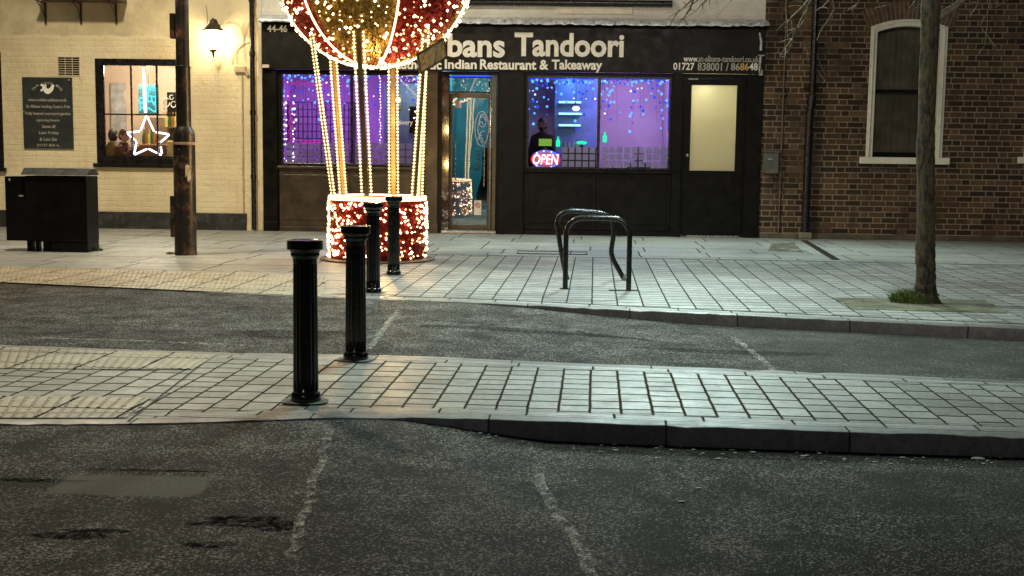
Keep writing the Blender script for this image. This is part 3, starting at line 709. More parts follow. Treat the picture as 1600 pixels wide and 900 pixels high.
# rooms
def room(pa, pb, depth, mat, h=3.0, yf=.141):
    a, b = pa, pb; y0, y1 = DW+yf, DW+depth; m = MB()
    m.add([(a, y1, 0), (b, y1, 0), (b, y1, h), (a, y1, h)], [(0, 1, 2, 3)]).add([(a, y0, 0), (a, y1, 0), (a, y1, h), (a, y0, h)], [(0, 1, 2, 3)])
    m.add([(b, y0, 0), (b, y1, 0), (b, y1, h), (b, y0, h)], [(0, 1, 2, 3)]).add([(a, y0, h), (b, y0, h), (b, y1, h), (a, y1, h)], [(0, 1, 2, 3)])
    m.build('interior_wall', mat, rest)
    MB().add([(a, y0, .015), (b, y0, .015), (b, y1, .015), (a, y1, .015)], [(0, 1, 2, 3)]).build('interior_floor', M_FLOORIN, rest)
xm1, xm2, xm3 = F(690, 240).x, F(777, 240).x, F(1056, 240).x
room(XS0+.02, xm1-.03, 2.6, M_WALLIN); room(xm1+.0, xm2+.01, 3.2, M_WALLTEAL, 3.0, .141); room(xm2+.05, xm3-.03, 2.4, M_WALLIN); room(xm3+.03, XS1-.02, 1.6, M_CREAMPLAIN)
# partition in the left room: grey-blue board behind the second pane
q = FR(600, 130, 672, 300, 1.0); MB().box(q[0], q[1]+.3, DW+1.0, DW+1.04, .02, q[3]).build('partition', M_GREYBLUE, rest, bevel=.01)
lamp('violet_room_light', 'AREA', (F(520, 100, 1).x, DW+.9, 2.9), 70, (.46, .15, 1.0), .8, (F(520, 100, 1).x, DW+1.6, 0))
lamp('grey_room_light', 'POINT', (F(640, 100, .5).x, DW+.55, 2.5), 9, (.7, .85, 1.0), .1)
lamp('violet_room_light', 'AREA', (F(985, 100, 1).x, DW+.9, 2.9), 58, (.58, .36, 1.0), .8, (F(985, 100, 1).x, DW+1.9, 0))
lamp('blue_room_light', 'POINT', (F(893, 100, 1.4).x, DW+1.5, 2.75), 14, (.15, .45, 1.0), .15)
lamp('teal_hall_light', 'POINT', ((xm1+xm2)/2, DW+1.4, 2.85), 50, (.45, .85, 1.0), .1)
lamp('warm_hall_light', 'POINT', (F(1098, 100, .5).x, DW+.21, 2.50), 52, (.98, 1.0, .74), .07)
# blue-lit niche with glowing shelves at the back of the right room
q = FR(866, 122, 932, 262, 2.0)
nb = MB().box(q[0], q[1], DW+1.9, DW+2.02, .02, q[3]).build('niche', paint('blue_niche', (.16, .26, .50), .4, .15, 3), rest, bevel=.01)
# glass door with bronze frame, threshold and blue strip
door = F(735, 250).x
q = FR(700, 146, 768, 353, .28); dx0, dx1, dz0, dz1 = q
yd = DW+.28; rot = R(.9)
def rotz(mb, c, a):
    out = MB(); out.f = mb.f
    for x, y, z in mb.v:
        dx, dy = x-c[0], y-c[1]; out.v.append((c[0]+dx*math.cos(a)-dy*math.sin(a), c[1]+dx*math.sin(a)+dy*math.cos(a), z))
    return out
pc = ((dx0+dx1)/2, yd)
ed = rotz(frame(dx0, dx1, .06, dz1, .075, yd-.02, yd+.03), pc, rot).build('entrance_door', M_BRONZE, rest, bevel=.004)
rotz(pane(dx0+.07, dx1-.07, .13, dz1-.07, yd+.002), pc, rot).build('pane', glass('door_glass', (.85, .9, .9), 1.5, .10), ed)
hb = MB(); xh = F(757, 250, .25).x
hb.tube([(xh, yd-.075, F(757, 292).z), (xh, yd-.075, F(757, 222).z)], .013, 10)
for zz in (F(757, 284).z, F(757, 232).z): hb.tube([(xh, yd-.075, zz), (xh, yd-.018, zz)], .01, 8)
hb.build('handle', M_STEEL, ed, smooth=True, auto=40); hb = MB(); xk = F(712, 250, .25).x; hb.tube([(xk, yd-.06, F(712, 282).z), (xk, yd-.06, F(712, 220).z)], .009, 10)
hb.build('handle', M_STEEL, ed, smooth=True, auto=40)
# white etched dancing figure panel is left as plain scroll lines on the glass
sc = MB(); c0 = F(753, 203, .27)
for (ox, oz, rx, rz, a0, a1) in ((0, .02, .12, .30, 0, 6.28), (.01, .14, .06, .09, 0, 6.0), (-.02, .02, .05, .12, .5, 5.2), (.03, -.12, .07, .10, 1, 6.6), (-.03, -.2, .05, .07, 0, 4.8), (.02, .22, .05, .05, -1, 3.5)):
    pts = [(c0.x+ox+rx*math.cos(a0+(a1-a0)*k/22), yd-.026, c0.z+oz+rz*math.sin(a0+(a1-a0)*k/22)) for k in range(23)]
    sc.tube(pts, .0075, 5)
sc.build('etched_scroll', paint('white_etching', (.55, .52, .62), .6), ed, smooth=True)
q = FR(741, 313, 752, 336, .27); nt_ = MB().box(q[0], q[1], yd-.026, yd-.022, q[2], q[3]).build('notice', paint('paper_notice', (.72, .66, .58), .7), ed)
cx_, cz_ = (q[0]+q[1])/2, q[2]+(q[3]-q[2])*.66
rg = MB(); rr = .040
rg.tube([(cx_+rr*math.cos(a*.2618), yd-.029, cz_+rr*math.sin(a*.2618)) for a in range(25)], .007, 6); rg.tube([(cx_-.027, yd-.029, cz_+.027), (cx_+.027, yd-.029, cz_-.027)], .006, 6)
rg.build('prohibition_ring', paint('red_print', (.45, .06, .04), .6), nt_)
MB().box(cx_-.022, cx_+.02, yd-.0295, yd-.0265, cz_-.006, cz_+.004).build('cigarette_mark', M_BLACKM, nt_)
q = FR(711, 158, 721, 169, .27); MB().box(q[0], q[1], yd-.026, yd-.022, q[2], q[3]).build('sticker', paint('paper_sticker', (.6, .5, .45), .7), ed)
# recess sides in marble, transom, step
MB().box(D1x0+.001, F(701, 240).x, DW+.02, DW+.14, 0, ZF0-.062).box(D1x0+.001, D1x0+.02, DW+.142, yd+.1, 0, ZF0-.062).build('marble_jamb', M_MARBLE, rest, bevel=.003)
MB().box(F(769, 240).x, F(775, 240).x, DW-.02, DW+.26, 0, ZF0-.062).build('door_jamb', M_BRONZE, rest, bevel=.004)
MB().tube([(F(766, 240).x, DW-.03, .03), (F(766, 240).x, DW-.03, ZF0-.08)], .014, 10).build('jamb_rail', M_STEEL, rest, smooth=True)
tr = frame(dx0, dx1, dz1+.005, ZF0-.065, .03, yd-.01, yd+.03).build('transom', M_BLACK, rest)
pane(dx0+.02, dx1-.02, dz1+.02, ZF0-.08, yd+.005).build('pane', M_GLASSDARK, tr)
MB().box(D1x0+.003, D1x1-.003, DW-.03, yd+.1, .002, .05).build('door_step', paint('stone_step', (.22, .21, .19), .5), rest, bevel=.006)
MB().box(D1x0+.003, D1x1-.003, DW-.037, DW-.031, .012, .046).build('step_nosing', M_STEEL, rest)
q = FR(704, 120, 768, 127, .1); MB().box(q[0], q[1], DW+.10, DW+.13, ZF0-.085, ZF0-.066).build('light_strip', glow('blue_strip_light', (.03, .06, 1.0), 2.2), rest)
# frosted lit door on the right
q = (D2x0, D2x1, .0, D2z1)
fd = frame(q[0]+.004, q[1]-.004, .03, q[3]-.004, .02, DW-.012, DW+.05).build('side_door', M_BLACKM, rest)
gx0, gx1, gz0, gz1 = FR(1079, 133, 1150, 267)
holed(q[0]+.025, q[1]-.025, .05, q[3]-.026, [(gx0, gx1, gz0, gz1)], DW+.004, .04).build('door_leaf', M_BLACKM, fd)
pane(gx0-.002, gx1+.002, gz0-.002, gz1+.002, DW+.022).build('pane', M_FROSTDOOR, fd)
MB().ball(F(1074, 243, -.03), .028, n=12, m=8).build('handle', M_STEEL, fd, smooth=True)
MB().box(F(1072, 370).x, F(1152, 370).x, DW-.05, DW-.013, .006, .03).build('threshold', M_STEEL, fd)
q = FR(1076, 122.5, 1091, 124.5, -.03); MB().box(q[0], q[1], DW-.03, DW-.004, q[2], q[3]).build('door_closer', M_GALV, fd)
q = FR(1196, 50, 1200, 80)
# fascia sign
fs = thing('fascia_sign', 'long black restaurant name board with cream letters over the shopfront', 'shop sign', (F(800, 75).x, DW-.05, ZF0))
MB().box(XS0+.01, XS1-.005, DW-.11, DW-.003, ZF0, ZF1-.032).build('board', M_FASCIA, fs, bevel=.008)
YT = -.113
def flet(txt, px0, py0, px1, py1, mat, bold=.02, shear=0):
    a, b, z0, z1 = FR(px0, py0, px1, py1, YT)
    return text_mb(txt, a, b, z0, z1, DW+YT+.003, .012, bold, shear).build('lettering', mat, fs)
for w_, a_, t_, b_, e_ in (('St', 588, 52, 634, 89.5), ('Albans', 651, 51.5, 789, 89.5), ('Tandoori', 804, 51.5, 975, 89)): flet(w_, a_, t_, e_ if False else b_, 0, M_LETTER) if False else flet(w_, a_, t_, b_, e_, M_LETTER, .030)
for w_, a_, t_, b_, e_ in (('Authentic', 612, 93, 690, 108.5), ('Indian', 695, 93, 745, 108), ('Restaurant', 750, 93, 838, 109), ('&', 843, 93.5, 857, 109), ('Takeaway', 862, 93.5, 941, 113.5)): flet(w_, a_, t_, b_, e_, M_LETTER, .030)
flet('44-46', 417.5, 39, 449, 50, M_LETTER, .022)
flet('www.', 1068, 90, 1091.5, 96.5, M_LETTER, .01); flet('st-albans-tandoori.co.uk', 1092, 87.5, 1186, 97, M_LETTERDIM, .012)
flet('01727', 1052, 98, 1085, 109.5, M_LETTER, .02); flet('838001 /', 1090, 98, 1138.5, 110.5, M_LETTERDIM, .018)
flet('86', 1142, 98.5, 1156, 110, M_LETTERDIM, .018); flet('86', 1156.5, 98.5, 1170, 110, M_LETTERGOLD, .018); flet('48', 1170.5, 98.5, 1184, 110, M_LETTER, .018)
# broken downpipe stub and small clips at the ends of the fascia
m = MB(); m.tube([F(1187, 51, -.15), F(1190, 66, -.15), F(1189, 79, -.15)], [.022, .032, .034], 10); m.tube([F(1189, 88, -.15), F(1187, 112, -.15)], .028, 10); m.box(F(1183, 118).x, F(1189, 118).x, DW-.17, DW-.12, F(1186, 119).z, F(1186, 110).z)
m.box(F(1182, 88).x, F(1192, 88).x, DW-.18, DW-.115, F(1187, 89).z, F(1187, 87).z)
tag(m.build('broken_gutter_pipe', M_GALV, None, smooth=True, auto=40, origin=F(1188, 118, -.15)), 'short broken pale pipe at the right end of the name board', 'pipe')
q = FR(410, 101, 421, 106, -.13); tag(MB().box(q[0], q[1], DW-.16, DW-.111, q[2], q[3]).build('sensor_box', paint('pale_plastic', (.6, .55, .45), .5), None, bevel=.004, origin=(q[0], DW-.14, q[2])), 'small pale plastic box under the house number on the name board', 'box')

# ================================================================== brown brick building on the right
XB0, XB1 = XS1+.002, 16.0
brk = thing('brick_building', 'dark brown brick house with a white framed arched sash window', 'building', (F(1400, 375).x, DW, 0))
bx0, bx1, bz0, bz1 = FR(1356, 30, 1476, 252)
cx0, cx1, cz0, cz1 = FR(1604, 30, 1724, 252)
YB = DW-.03
holed(XB0, XB1, 0, H, [(bx0, bx1, bz0, bz1), (cx0, cx1, cz0, cz1)], YB, .3).build('wall', M_BRICK, brk)
MB().box(XB0, XB1, YB-.03, YB-.002, 0, F(1400, 367).z).build('plinth', paint('brick_plinth', (.10, .085, .06), .8, .3, 5, .5, 20), brk, bevel=.008)
MB().box(XB0, XB1, YB+.3, DW+7, H-.02, H).build('roof', M_PLINTH, brk)
def arch_pts(x0, x1, zs, rise, n=14):
    c = (x0+x1)/2; w = (x1-x0)/2; Rr = (w*w+rise*rise)/(2*rise); a = math.asin(w/Rr)
    return [(c+Rr*math.sin(-a+2*a*k/n), zs-(Rr-rise)+Rr*math.cos(-a+2*a*k/n)) for k in range(n+1)]
def sash_window(x0, x1, z0, z1):
    rise = .13; w_ = .115
    outer = [(x0, z0), (x1, z0)]+[p for p in arch_pts(x0, x1, z1-rise, rise)][::-1]
    inner = [(x0+w_, z0+.05), (x1-w_, z0+.05)]+[p for p in arch_pts(x0+w_, x1-w_, z1-rise-.09, rise*.8)][::-1]
    n = len(outer)
    m = MB(); ya, yb = YB-.012, YB+.16
    vo = [(x, ya, z) for x, z in outer]+[(x, ya, z) for x, z in inner]+[(x, yb, z) for x, z in outer]+[(x, yb, z) for x, z in inner]
    fs_ = []
    for i in range(n):
        j = (i+1) % n
        fs_ += [(i, j, n+j, n+i), (n+i, n+j, 3*n+j, 3*n+i), (i, 2*n+i, 2*n+j, j), (2*n+i, 3*n+i, 3*n+j, 2*n+j)]
    m.add(vo, fs_)
    w = m.build('window', M_CREAMTRIM, brk, bevel=.008)
    # raised bead round the frame
    bm_ = MB(); mid = [((a[0]*.55+b[0]*.45), YB-.016, (a[1]*.55+b[1]*.45)) for a, b in zip(outer, inner)]
    bm_.tube([mid[0]]+mid[2:][::-1]+[mid[1]], .012, 6); bm_.build('bead', M_CREAMTRIM, w, smooth=True)
    MB().box(x0-.11, x1+.11, YB-.10, YB-.0135, z0-.05, z0+.065).build('sill', M_CREAMTRIM, w, bevel=.012)
    a, b, zz0, zz1 = x0+w_, x1-w_, z0+.05, z1-.09
    s = MB(); zm = F(1410, 142).z
    s.box(a+.001, b-.001, YB+.09, YB+.13, zm-.03, zm+.025); s.box(a+.001, b-.001, YB+.09, YB+.13, zz0, zz0+.10); s.box(a+.001, a+.03, YB+.09, YB+.13, zz0+.10, zm-.03); s.box(b-.03, b-.001, YB+.09, YB+.13, zz0+.10, zm-.03)
    s.box(a+.001, a+.03, YB+.10, YB+.135, zm+.026, zz1+.03); s.box(b-.03, b-.001, YB+.10, YB+.135, zm+.026, zz1+.03)
    s.build('sash', M_BLACKM, w, bevel=.004)
    pane(a+.02, b-.02, zz0+.05, z1-.06, YB+.115).build('pane', M_GLASSDARK, w)
    cm = MB(); nn = 60
    for k in range(nn+1):
        x = a-.02+(b-a+.04)*k/nn; yy = YB+.23+.025*math.sin(k*1.15)+.012*math.sin(k*2.7)
        cm.v += [(x, yy, zz0), (x, yy, z1)]
    cm.f = [(2*k, 2*k+2, 2*k+3, 2*k+1) for k in range(nn)]
    cm.build('curtain', M_CURTAIN, w, smooth=True)
    # brick arch of voussoirs
    arch = MB(); c = (x0+x1)/2; hw = (x1-x0)/2; Rr = (hw*hw+rise*rise)/(2*rise); zc = z1-Rr; aa = math.asin(hw/Rr)*1.08; nv = 21
    for k in range(nv):
        t0, t1 = -aa+2*aa*k/nv+.006, -aa+2*aa*(k+1)/nv-.006
        P = []
        for r_, t in ((Rr+.004, t0), (Rr+.004, t1), (Rr+.30, t1), (Rr+.30, t0)): P.append((c+r_*math.sin(t), YB-.014, zc+r_*math.cos(t)))
        arch.prism(P, (0, .0125, 0))
    # mortar bed and the corners above the curved head
    bed = MB(); lo = [(c+(Rr+.002)*math.sin(-aa+2*aa*k/24), YB-.006, zc+(Rr+.002)*math.cos(-aa+2*aa*k/24)) for k in range(25)]; hi = [(c+(Rr+.30)*math.sin(-aa+2*aa*k/24), YB-.006, zc+(Rr+.30)*math.cos(-aa+2*aa*k/24)) for k in range(25)]
    bed.prism(lo+hi[::-1], (0, .0045, 0)); bed.build('arch_mortar', paint('mortar', (.22, .19, .15), .9), brk)
    ar = arch.build('brick_arch', paint('rubbed_arch_brick', (.13, .072, .042), .8, .35, 14, .4, 40), brk, bevel=.003)
    return w
sash_window(bx0, bx1, bz0, bz1); sash_window(cx0, cx1, cz0, cz1)
m = MB()
for z in (0,): m.box(bx0-.5, bx1+3.5, YB+.5, YB+.55, .3, H-.1)
m.build('interior_screen', paint('dark_interior', (.05, .045, .04), .9), brk)
# big black rainwater pipe with collar, thin conduit with clips
m = MB()
def pv(px, py, off): p = F(px, py, off); return p
pt = [pv(1270.5, 2, -.14), pv(1269.5, 140, -.14), pv(1269, 150, -.14)]
xpt, xpb = F(1270, 70).x, F(1264, 280).x
m.tube([(xpt, YB-.085, H), (xpt, YB-.085, F(1270, 148).z)], .055, 14)
m.tube([(xpt, YB-.085, F(1270, 160).z), (xpt-.03, YB-.085, F(1270, 178).z), (xpt-.035, YB-.085, .12)], .066, 14)
m.tube([(xpt, YB-.085, F(1270, 150).z), (xpt-.012, YB-.085, F(1270, 164).z)], .078, 14)
m.box(xpt-.13, xpt+.10, YB-.10, YB-.002, F(1270, 139).z, F(1270, 137).z+.01)
for pz in (.75, 1.55): m.tube([(xpt-.035, YB-.085, pz), (xpt-.035, YB-.085, pz+.05)], .076, 14)
m.build('downpipe', M_BLACK, brk, smooth=True, auto=40)
m = MB().box(xpt-.14, xpt+.075, YB-.17, YB-.032, 0, .115); m.build('downpipe_shoe', paint('cement', (.16, .14, .10), .9, .3), brk, bevel=.02)
m = MB(); x1_ = F(1222, 180).x
m.tube([(x1_, YB-.02, .05), (x1_-.0, YB-.02, H-.4)], .012, 8)
for py in (43, 147, 199, 249, 300): m.box(x1_-.035, x1_+.035, YB-.035, YB-.001, F(1222, py).z-.012, F(1222, py).z+.012)
m.box(x1_-.025, x1_+.02, YB-.045, YB-.001, F(1222, 276).z, F(1222, 266).z)
m.build('conduit', M_COPPER, brk, smooth=True, auto=40)
m = MB(); 
for k in range(2): pass
cw = cable([(1273, 95), (1277, 110), (1288, 125), (1286, 130)], off=-.06); m.tube(cw, .008, 6); m.tube(cable([(1276, 60), (1278, 90), (1290, 118)], off=-.05), .006, 6)
m.build('loose_cable', M_GALV, brk, smooth=True)
# post box on the wall
q = FR(1191, 236, 1217, 271, -.1); mbx = thing('mailbox', 'small grey green metal letter box fixed to the brown brick wall', 'letter box', ((q[0]+q[1])/2, YB-.05, q[2]))
bmat = paint('grey_green_paint', (.10, .10, .08), .45, .2)
MB().box(q[0]+.02, q[1]-.01, YB-.11, YB-.001, q[2], q[3]-.025).build('body', bmat, mbx, bevel=.006)
MB().prism([(q[0], YB-.13, q[3]-.024), (q[0], YB-.001, q[3]-.024), (q[0], YB-.001, q[3]+.015), (q[0], YB-.125, q[3]-.005)], (q[1]-q[0]+.005, 0, 0)).build('lid', bmat, mbx, bevel=.004)
s = FR(1199, 247, 1207, 250, -.1); MB().box(s[0], s[1], YB-.118, YB-.1105, s[2], s[3]).build('name_plate', M_GALV, mbx)
MB().ball(((s[0]+s[1])/2, YB-.112, s[3]+.03), .010).build('lock', M_GALV, mbx, smooth=True)
# ================================================================== things on the fronts
M_SIGN = paint('slate_sign_paint', (.028, .034, .034), .45, .25, 4, .05, 30)
q = FR(37, 121, 114.5, 232); ps = thing('wall_sign', 'dark slate pub sign board with a cockerel and lines of white lettering', 'sign', ((q[0]+q[1])/2, DW-.03, q[2]))
MB().box(q[0], q[1], DW-.035, DW-.003, q[2], q[3]).build('board', M_SIGN, ps, bevel=.004)
ys = DW-.0385
def prow(txt, pa, pb, py0, py1):
    a, b, z0, z1 = FR(pa, py0, pb, py1, -.04); text_mb(txt, a, b, z0, z1, ys+.002, .006, .004).build('lettering', M_LETTERDIM, ps)
for t in (('www.cockinn-stalbans.co.uk', 44, 104, 153.5, 158.5), ('St Albans leading Gastro Pub', 41, 109, 164, 170), ('Fully heated courtyard garden', 40, 110, 175, 181), ('opening hours', 57, 93, 185.5, 191), ('Seven till', 66, 86, 195, 200), ('Late Friday', 61, 92, 205, 211), ('& Late Sat', 62, 89, 215, 220), ('01727 850 4..', 58, 94, 225, 229)): prow(*t)
# arched heading
cs_ = F(74, 149, -.04); rad = .275
for i, ch in enumerate('The Cock Inn'):
    if ch == ' ': continue
    a = R(62-i*124/11); b = text_mb(ch, -.018, .018, -.022, .022, 0, .006, .004)
    b2 = MB(); b2.f = b.f
    for x, y, z in b.v:
        t = a; b2.v.append((cs_.x+(rad+z)*-math.sin(t)+x*math.cos(t), ys+.002+y, cs_.z+(rad+z)*math.cos(t)*.78+x*math.sin(t)))
    b2.build('lettering', M_LETTERDIM, ps)
# cockerel emblem
cp = [(-.13, .10), (-.10, .13), (-.06, .12), (-.05, .09), (-.035, .13), (-.015, .12), (-.02, .07), (0, .045), (.035, .05), (.065, .085), (.08, .115), (.10, .125), (.115, .105), (.135, .10), (.115, .085), (.11, .05), (.085, .0), (.05, -.03), (.02, -.045), (-.02, -.04), (-.055, -.01), (-.075, .03), (-.09, .0), (-.115, .0), (-.125, .03), (-.10, .03), (-.09, .055), (-.085, .08), (-.105, .095)]
em = F(74, 141, -.04); MB().prism([(em.x+a, ys+.001, em.z+b-.02) for a, b in cp], (0, -.005, 0)).build('cockerel_emblem', M_LETTER, ps)
sp = MB().tube([(q[1]-.06, DW-.05, q[3]-.045), (q[1]-.03, DW-.05, q[3]-.05)], .02, 8); 
for px in (37, 114): MB().ball(F(px, 174, -.05), .010).build('screw_cap', M_GALV, ps, smooth=True)
sp.build('spotlight', M_GALV, ps, smooth=True)
# planter shelf on brackets
a, b = F(60, 2, -.4).x, F(186, 2, -.4).x; zb = F(120, 4, -.02).z
wb = thing('window_box', 'black window box on three iron brackets high on the cream wall', 'window box', ((a+b)/2, DW-.2, zb))
MB().box(a, b, DW-.44, DW-.01, zb, zb+.05).box(a+.02, b-.02, DW-.42, DW-.40, zb+.051, zb+.28).box(a+.02, b-.02, DW-.05, DW-.03, zb+.051, zb+.28).box(a+.02, a+.04, DW-.399, DW-.051, zb+.051, zb+.28).box(b-.04, b-.02, DW-.399, DW-.051, zb+.051, zb+.28).build('trough', M_DARKWOOD, wb, bevel=.006)
for px in (71, 126.5, 181.5):
    x = F(px, 20, -.02).x; m = MB(); zt = zb-.003
    m.box(x-.014, x+.014, DW-.03, DW-.002, F(px, 38).z, zt); m.box(x-.014, x+.014, DW-.38, DW-.031, zt-.02, zt)
    m.tube([(x, DW-.02, F(px, 30).z), (x, DW-.20, zt-.10), (x, DW-.36, zt-.03)], .009, 6)
    m.build('bracket', M_IRON, wb)
# wall lantern
lx0 = F(333, 60, -.25).x; ln = thing('wall_lantern', 'lit black carriage lantern on the cream pub wall', 'lantern', (lx0, DW-.25, F(333, 88, -.25).z))
zz = lambda py: F(333, py, -.25).z
cy_ = DW-.25
def hexl(prof): return MB().lathe(prof, (lx0, cy_, 0), 6)
hexl([(.165, zz(47.5)), (.17, zz(46)), (.10, zz(40)), (.055, zz(35)), (.05, zz(33)), (.06, zz(32)), (.02, zz(30)), (.012, zz(28))]).build('lantern_roof', M_IRON, ln)
hexl([(.006, zz(90)), (.02, zz(86)), (.02, zz(82)), (.075, zz(78.5)), (.07, zz(77))]).build('lantern_base', M_IRON, ln)
m = MB()
for k in range(6):
    t = k*math.pi/3; m.tube([(lx0+.072*math.cos(t), cy_+.072*math.sin(t), zz(77.5)), (lx0+.15*math.cos(t), cy_+.15*math.sin(t), zz(47.5))], .006, 5)
    m.tube([(lx0+.15*math.cos(t), cy_+.15*math.sin(t), zz(47)), (lx0+.185*math.cos(t), cy_+.185*math.sin(t), zz(45)), (lx0+.18*math.cos(t), cy_+.18*math.sin(t), zz(43.5))], [.01, .009, .003], 5)
m.build('lantern_bars', M_IRON, ln)
m = Mt('lantern_glass'); gm = m.done(m.n('MixShader', {0: .5, 1: m.n('Emission', {0: (1, .82, .50), 1: 14}), 2: m.n('BsdfTransparent')}))
MB().lathe([(.066, zz(77)), (.144, zz(47.8))], (lx0, cy_, 0), 6, cap=False).build('lantern_glass', gm, ln)
MB().ball((lx0, cy_, zz(62)), .045).build('bulb', glow('lamp_bulb', (1, .85, .6), 60), ln, smooth=True)
m = MB(); m.tube([(lx0+.02, DW-.005, zz(45)), (lx0+.04, DW-.10, zz(38)), (lx0+.03, DW-.2, zz(31)), (lx0, cy_, zz(31))], .022, 8); m.box(lx0-.02, lx0+.06, DW-.015, DW-.001, zz(55), zz(36)); m.build('bracket', M_IRON, ln)
lp = lamp('wall_lantern_light', 'POINT', (0, 0, 0), 135, (1.0, .74, .38), .06); lp.parent = ln; lp.location = (0, -.02, zz(62)-zz(88))
# ================================================================== lamp post
g = G(290.5, 398); lx1 = g.x; sc_ = CAMH/(398-237.2)
def zpx(py): return CAMH-(py-237.2)*sc_
post = thing('lamp_post', 'tall rust worn black street lamp post with a thick base', 'lamp post', (g.x, g.y, 0))
mp = Mt('worn_post_paint'); p = mp.obj()
wear = mp.ss(mp.noise(p, 5.5, 7, .75), .49, .66); c = mp.mix(wear, (.016, .014, .012), (.12, .055, .026)); c = mp.mix(mp.ss(mp.noise(p, 13, 5, .7), .66, .74), c, (.28, .24, .2))
M_POST = mp.done(mp.bsdf(col=c, rough=mp.lin(wear, 0, 1, .32, .7), normal=mp.bump(mp.noise(p, 22, 5), .35, .006)))
def lz(prof): return MB().lathe(prof, (g.x, g.y, 0), 26)
lz([(.146, -.02), (.146, .02), (.142, .06), (.142, zpx(236)), (.142, zpx(212)), (.135, zpx(206)), (.105, zpx(200)), (.098, zpx(198))]).build('base_column', M_POST, post, smooth=True, auto=35)
lz([(.096, zpx(199)), (.094, zpx(110)), (.099, zpx(109)), (.099, zpx(106)), (.086, zpx(105)), (.078, 7.6), (.07, 8.4)]).build('shaft', M_POST, post, smooth=True, auto=35)
lz([(.149, zpx(226.5)), (.152, zpx(226)), (.152, zpx(223)), (.149, zpx(222.5))]).build('band', paint('pale_rust_band', (.42, .26, .17), .7, .3, 10), post, smooth=True, auto=35)
def pbox(px0, px1, py0, py1, d): return MB().box(g.x+(px0-290.5)*sc_, g.x+(px1-290.5)*sc_, g.y-d, g.y+d, zpx(py1), zpx(py0))
pbox(268.5, 276, 306, 370, .055).build('access_box', M_POST, post, bevel=.006)
pbox(272.5, 280, 26, 64, .05).build('access_box', M_POST, post, bevel=.006)
m = MB()
stp = [(22, 257), (31, 256), (26, 262), (36, 270), (33, 276), (38, 281), (30, 284), (24, 272), (28, 266)]
for (dx, y0_, y1_) in ((8, 258, 276), (11, 262, 284), (9.5, 256, 272)):
    a0 = math.asin(min(.98, (dx-2.2)*sc_/.1435)); a1 = math.asin(min(.98, (dx+2.0)*sc_/.1435))
    P = [(g.x+.1445*math.sin(t), g.y-.1445*math.cos(t), z) for t, z in ((a0, zpx(y1_)), (a1, zpx(y1_-3)), (a1, zpx(y0_+2)), (a0, zpx(y0_)))]
    m.prism(P, (0, -.0012, 0))
m.build('torn_sticker', paint('paper_remnant', (.55, .50, .38), .8, .3, 20), post)
m = MB(); m.tube([(g.x, g.y, 8.3), (g.x-.3, g.y-.2, 8.9), (g.x-1.3, g.y-.9, 9.05)], .04, 8); m.obox((g.x-1.7, g.y-1.15, 9.05), (.35, .22, 0), (-.08, .12, 0), (0, 0, .06)); m.build('lamp_arm', M_POST, post)
# ================================================================== utility cabinet
g = G(94, 394); s = CAMH/(394-234.8); X = lambda px: g.x+(px-94)*s; Z = lambda py: CAMH-(py-234.8)*s
cab = thing('utility_cabinet', 'black steel street cabinet with a ridged lid by the cream wall', 'street cabinet', (g.x, g.y+.15, 0))
yf, ybk = g.y, g.y+.42
m = MB(); m.box(X(41), X(138), yf, ybk, Z(378), Z(275)); m.box(X(79), X(138), yf+.004, ybk-.004, 0, Z(378)-.002); m.build('body', M_BLACKM, cab, bevel=.008)
m = MB(); ym = (yf+ybk)/2
P = [(X(33.5), yf-.025, Z(273.5)), (X(33.5), ybk+.025, Z(273.5)), (X(33.5), ybk-.07, Z(262.5)), (X(33.5), yf+.07, Z(262.5))]
zr = Z(263); x0_, x1_ = X(35), X(140)
m.prism([(x0_, yf-.02, Z(273.5)), (x0_, ybk+.02, Z(273.5)), (x0_, ybk-.10, zr), (x0_, yf+.10, zr)], (x1_-x0_, 0, 0)); m.build('lid', paint('grey_black_lid', (.028, .031, .034), .4, .4, 6, .2, 40), cab, bevel=.008)
m = MB().box(X(7.5), X(40.4), yf+.03, ybk-.05, Z(377), Z(276.5)); m.build('side_box', M_BLACKM, cab, bevel=.008)
for a, b in ((40.5, 50), (54, 60), (66, 77)): MB().box(X(a), X(b), yf+.02, yf+.10, 0, Z(378)-.002).build('leg', M_BLACKM, cab, bevel=.004)
MB().box(X(39), X(61), yf-.004, yf-.001, 0, 0.001)
MB().ball((X(15), yf+.028, Z(282)), .018, 1, .3, 1).build('lock', M_GALV, cab, smooth=True)
m = MB().ball((X(33), yf+.028, Z(307)), .022, 1.7, .15, .6); m.build('sticker', paint('grey_sticker', (.3, .3, .28), .7), cab)
def grass(center, n, spread, h, label, group=None):
    m = MB()
    for _ in range(n):
        a = random.uniform(0, 6.28); r = spread*math.sqrt(random.random()); x, y = center[0]+r*math.cos(a), center[1]+r*.6*math.sin(a)
        l = random.uniform(.4, 1)*h*(1-.5*r/spread); bx, by = random.gauss(0, .5)*l, random.gauss(0, .5)*l; w = .004
        t = random.uniform(0, 6.28); wx, wy = w*math.cos(t), w*math.sin(t); z0 = center[2]
        m.add([(x-wx, y-wy, z0), (x+wx, y+wy, z0), (x+bx*.4+wx*.7, y+by*.4+wy*.7, z0+l*.6), (x+bx*.4-wx*.7, y+by*.4-wy*.7, z0+l*.6), (x+bx, y+by, z0+l*.95)], [(0, 1, 2, 3), (3, 2, 4)])
    mm_ = Mt('grass_blades'); gc = mm_.mix(mm_.noise(mm_.pos(), 30, 3), (.05, .085, .016), (.13, .19, .045))
    o = m.build('grass', mm_.done(mm_.bsdf(col=gc, rough=.7)), None, origin=center); tag(o, label, 'grass', group); o['kind'] = 'stuff'; return o
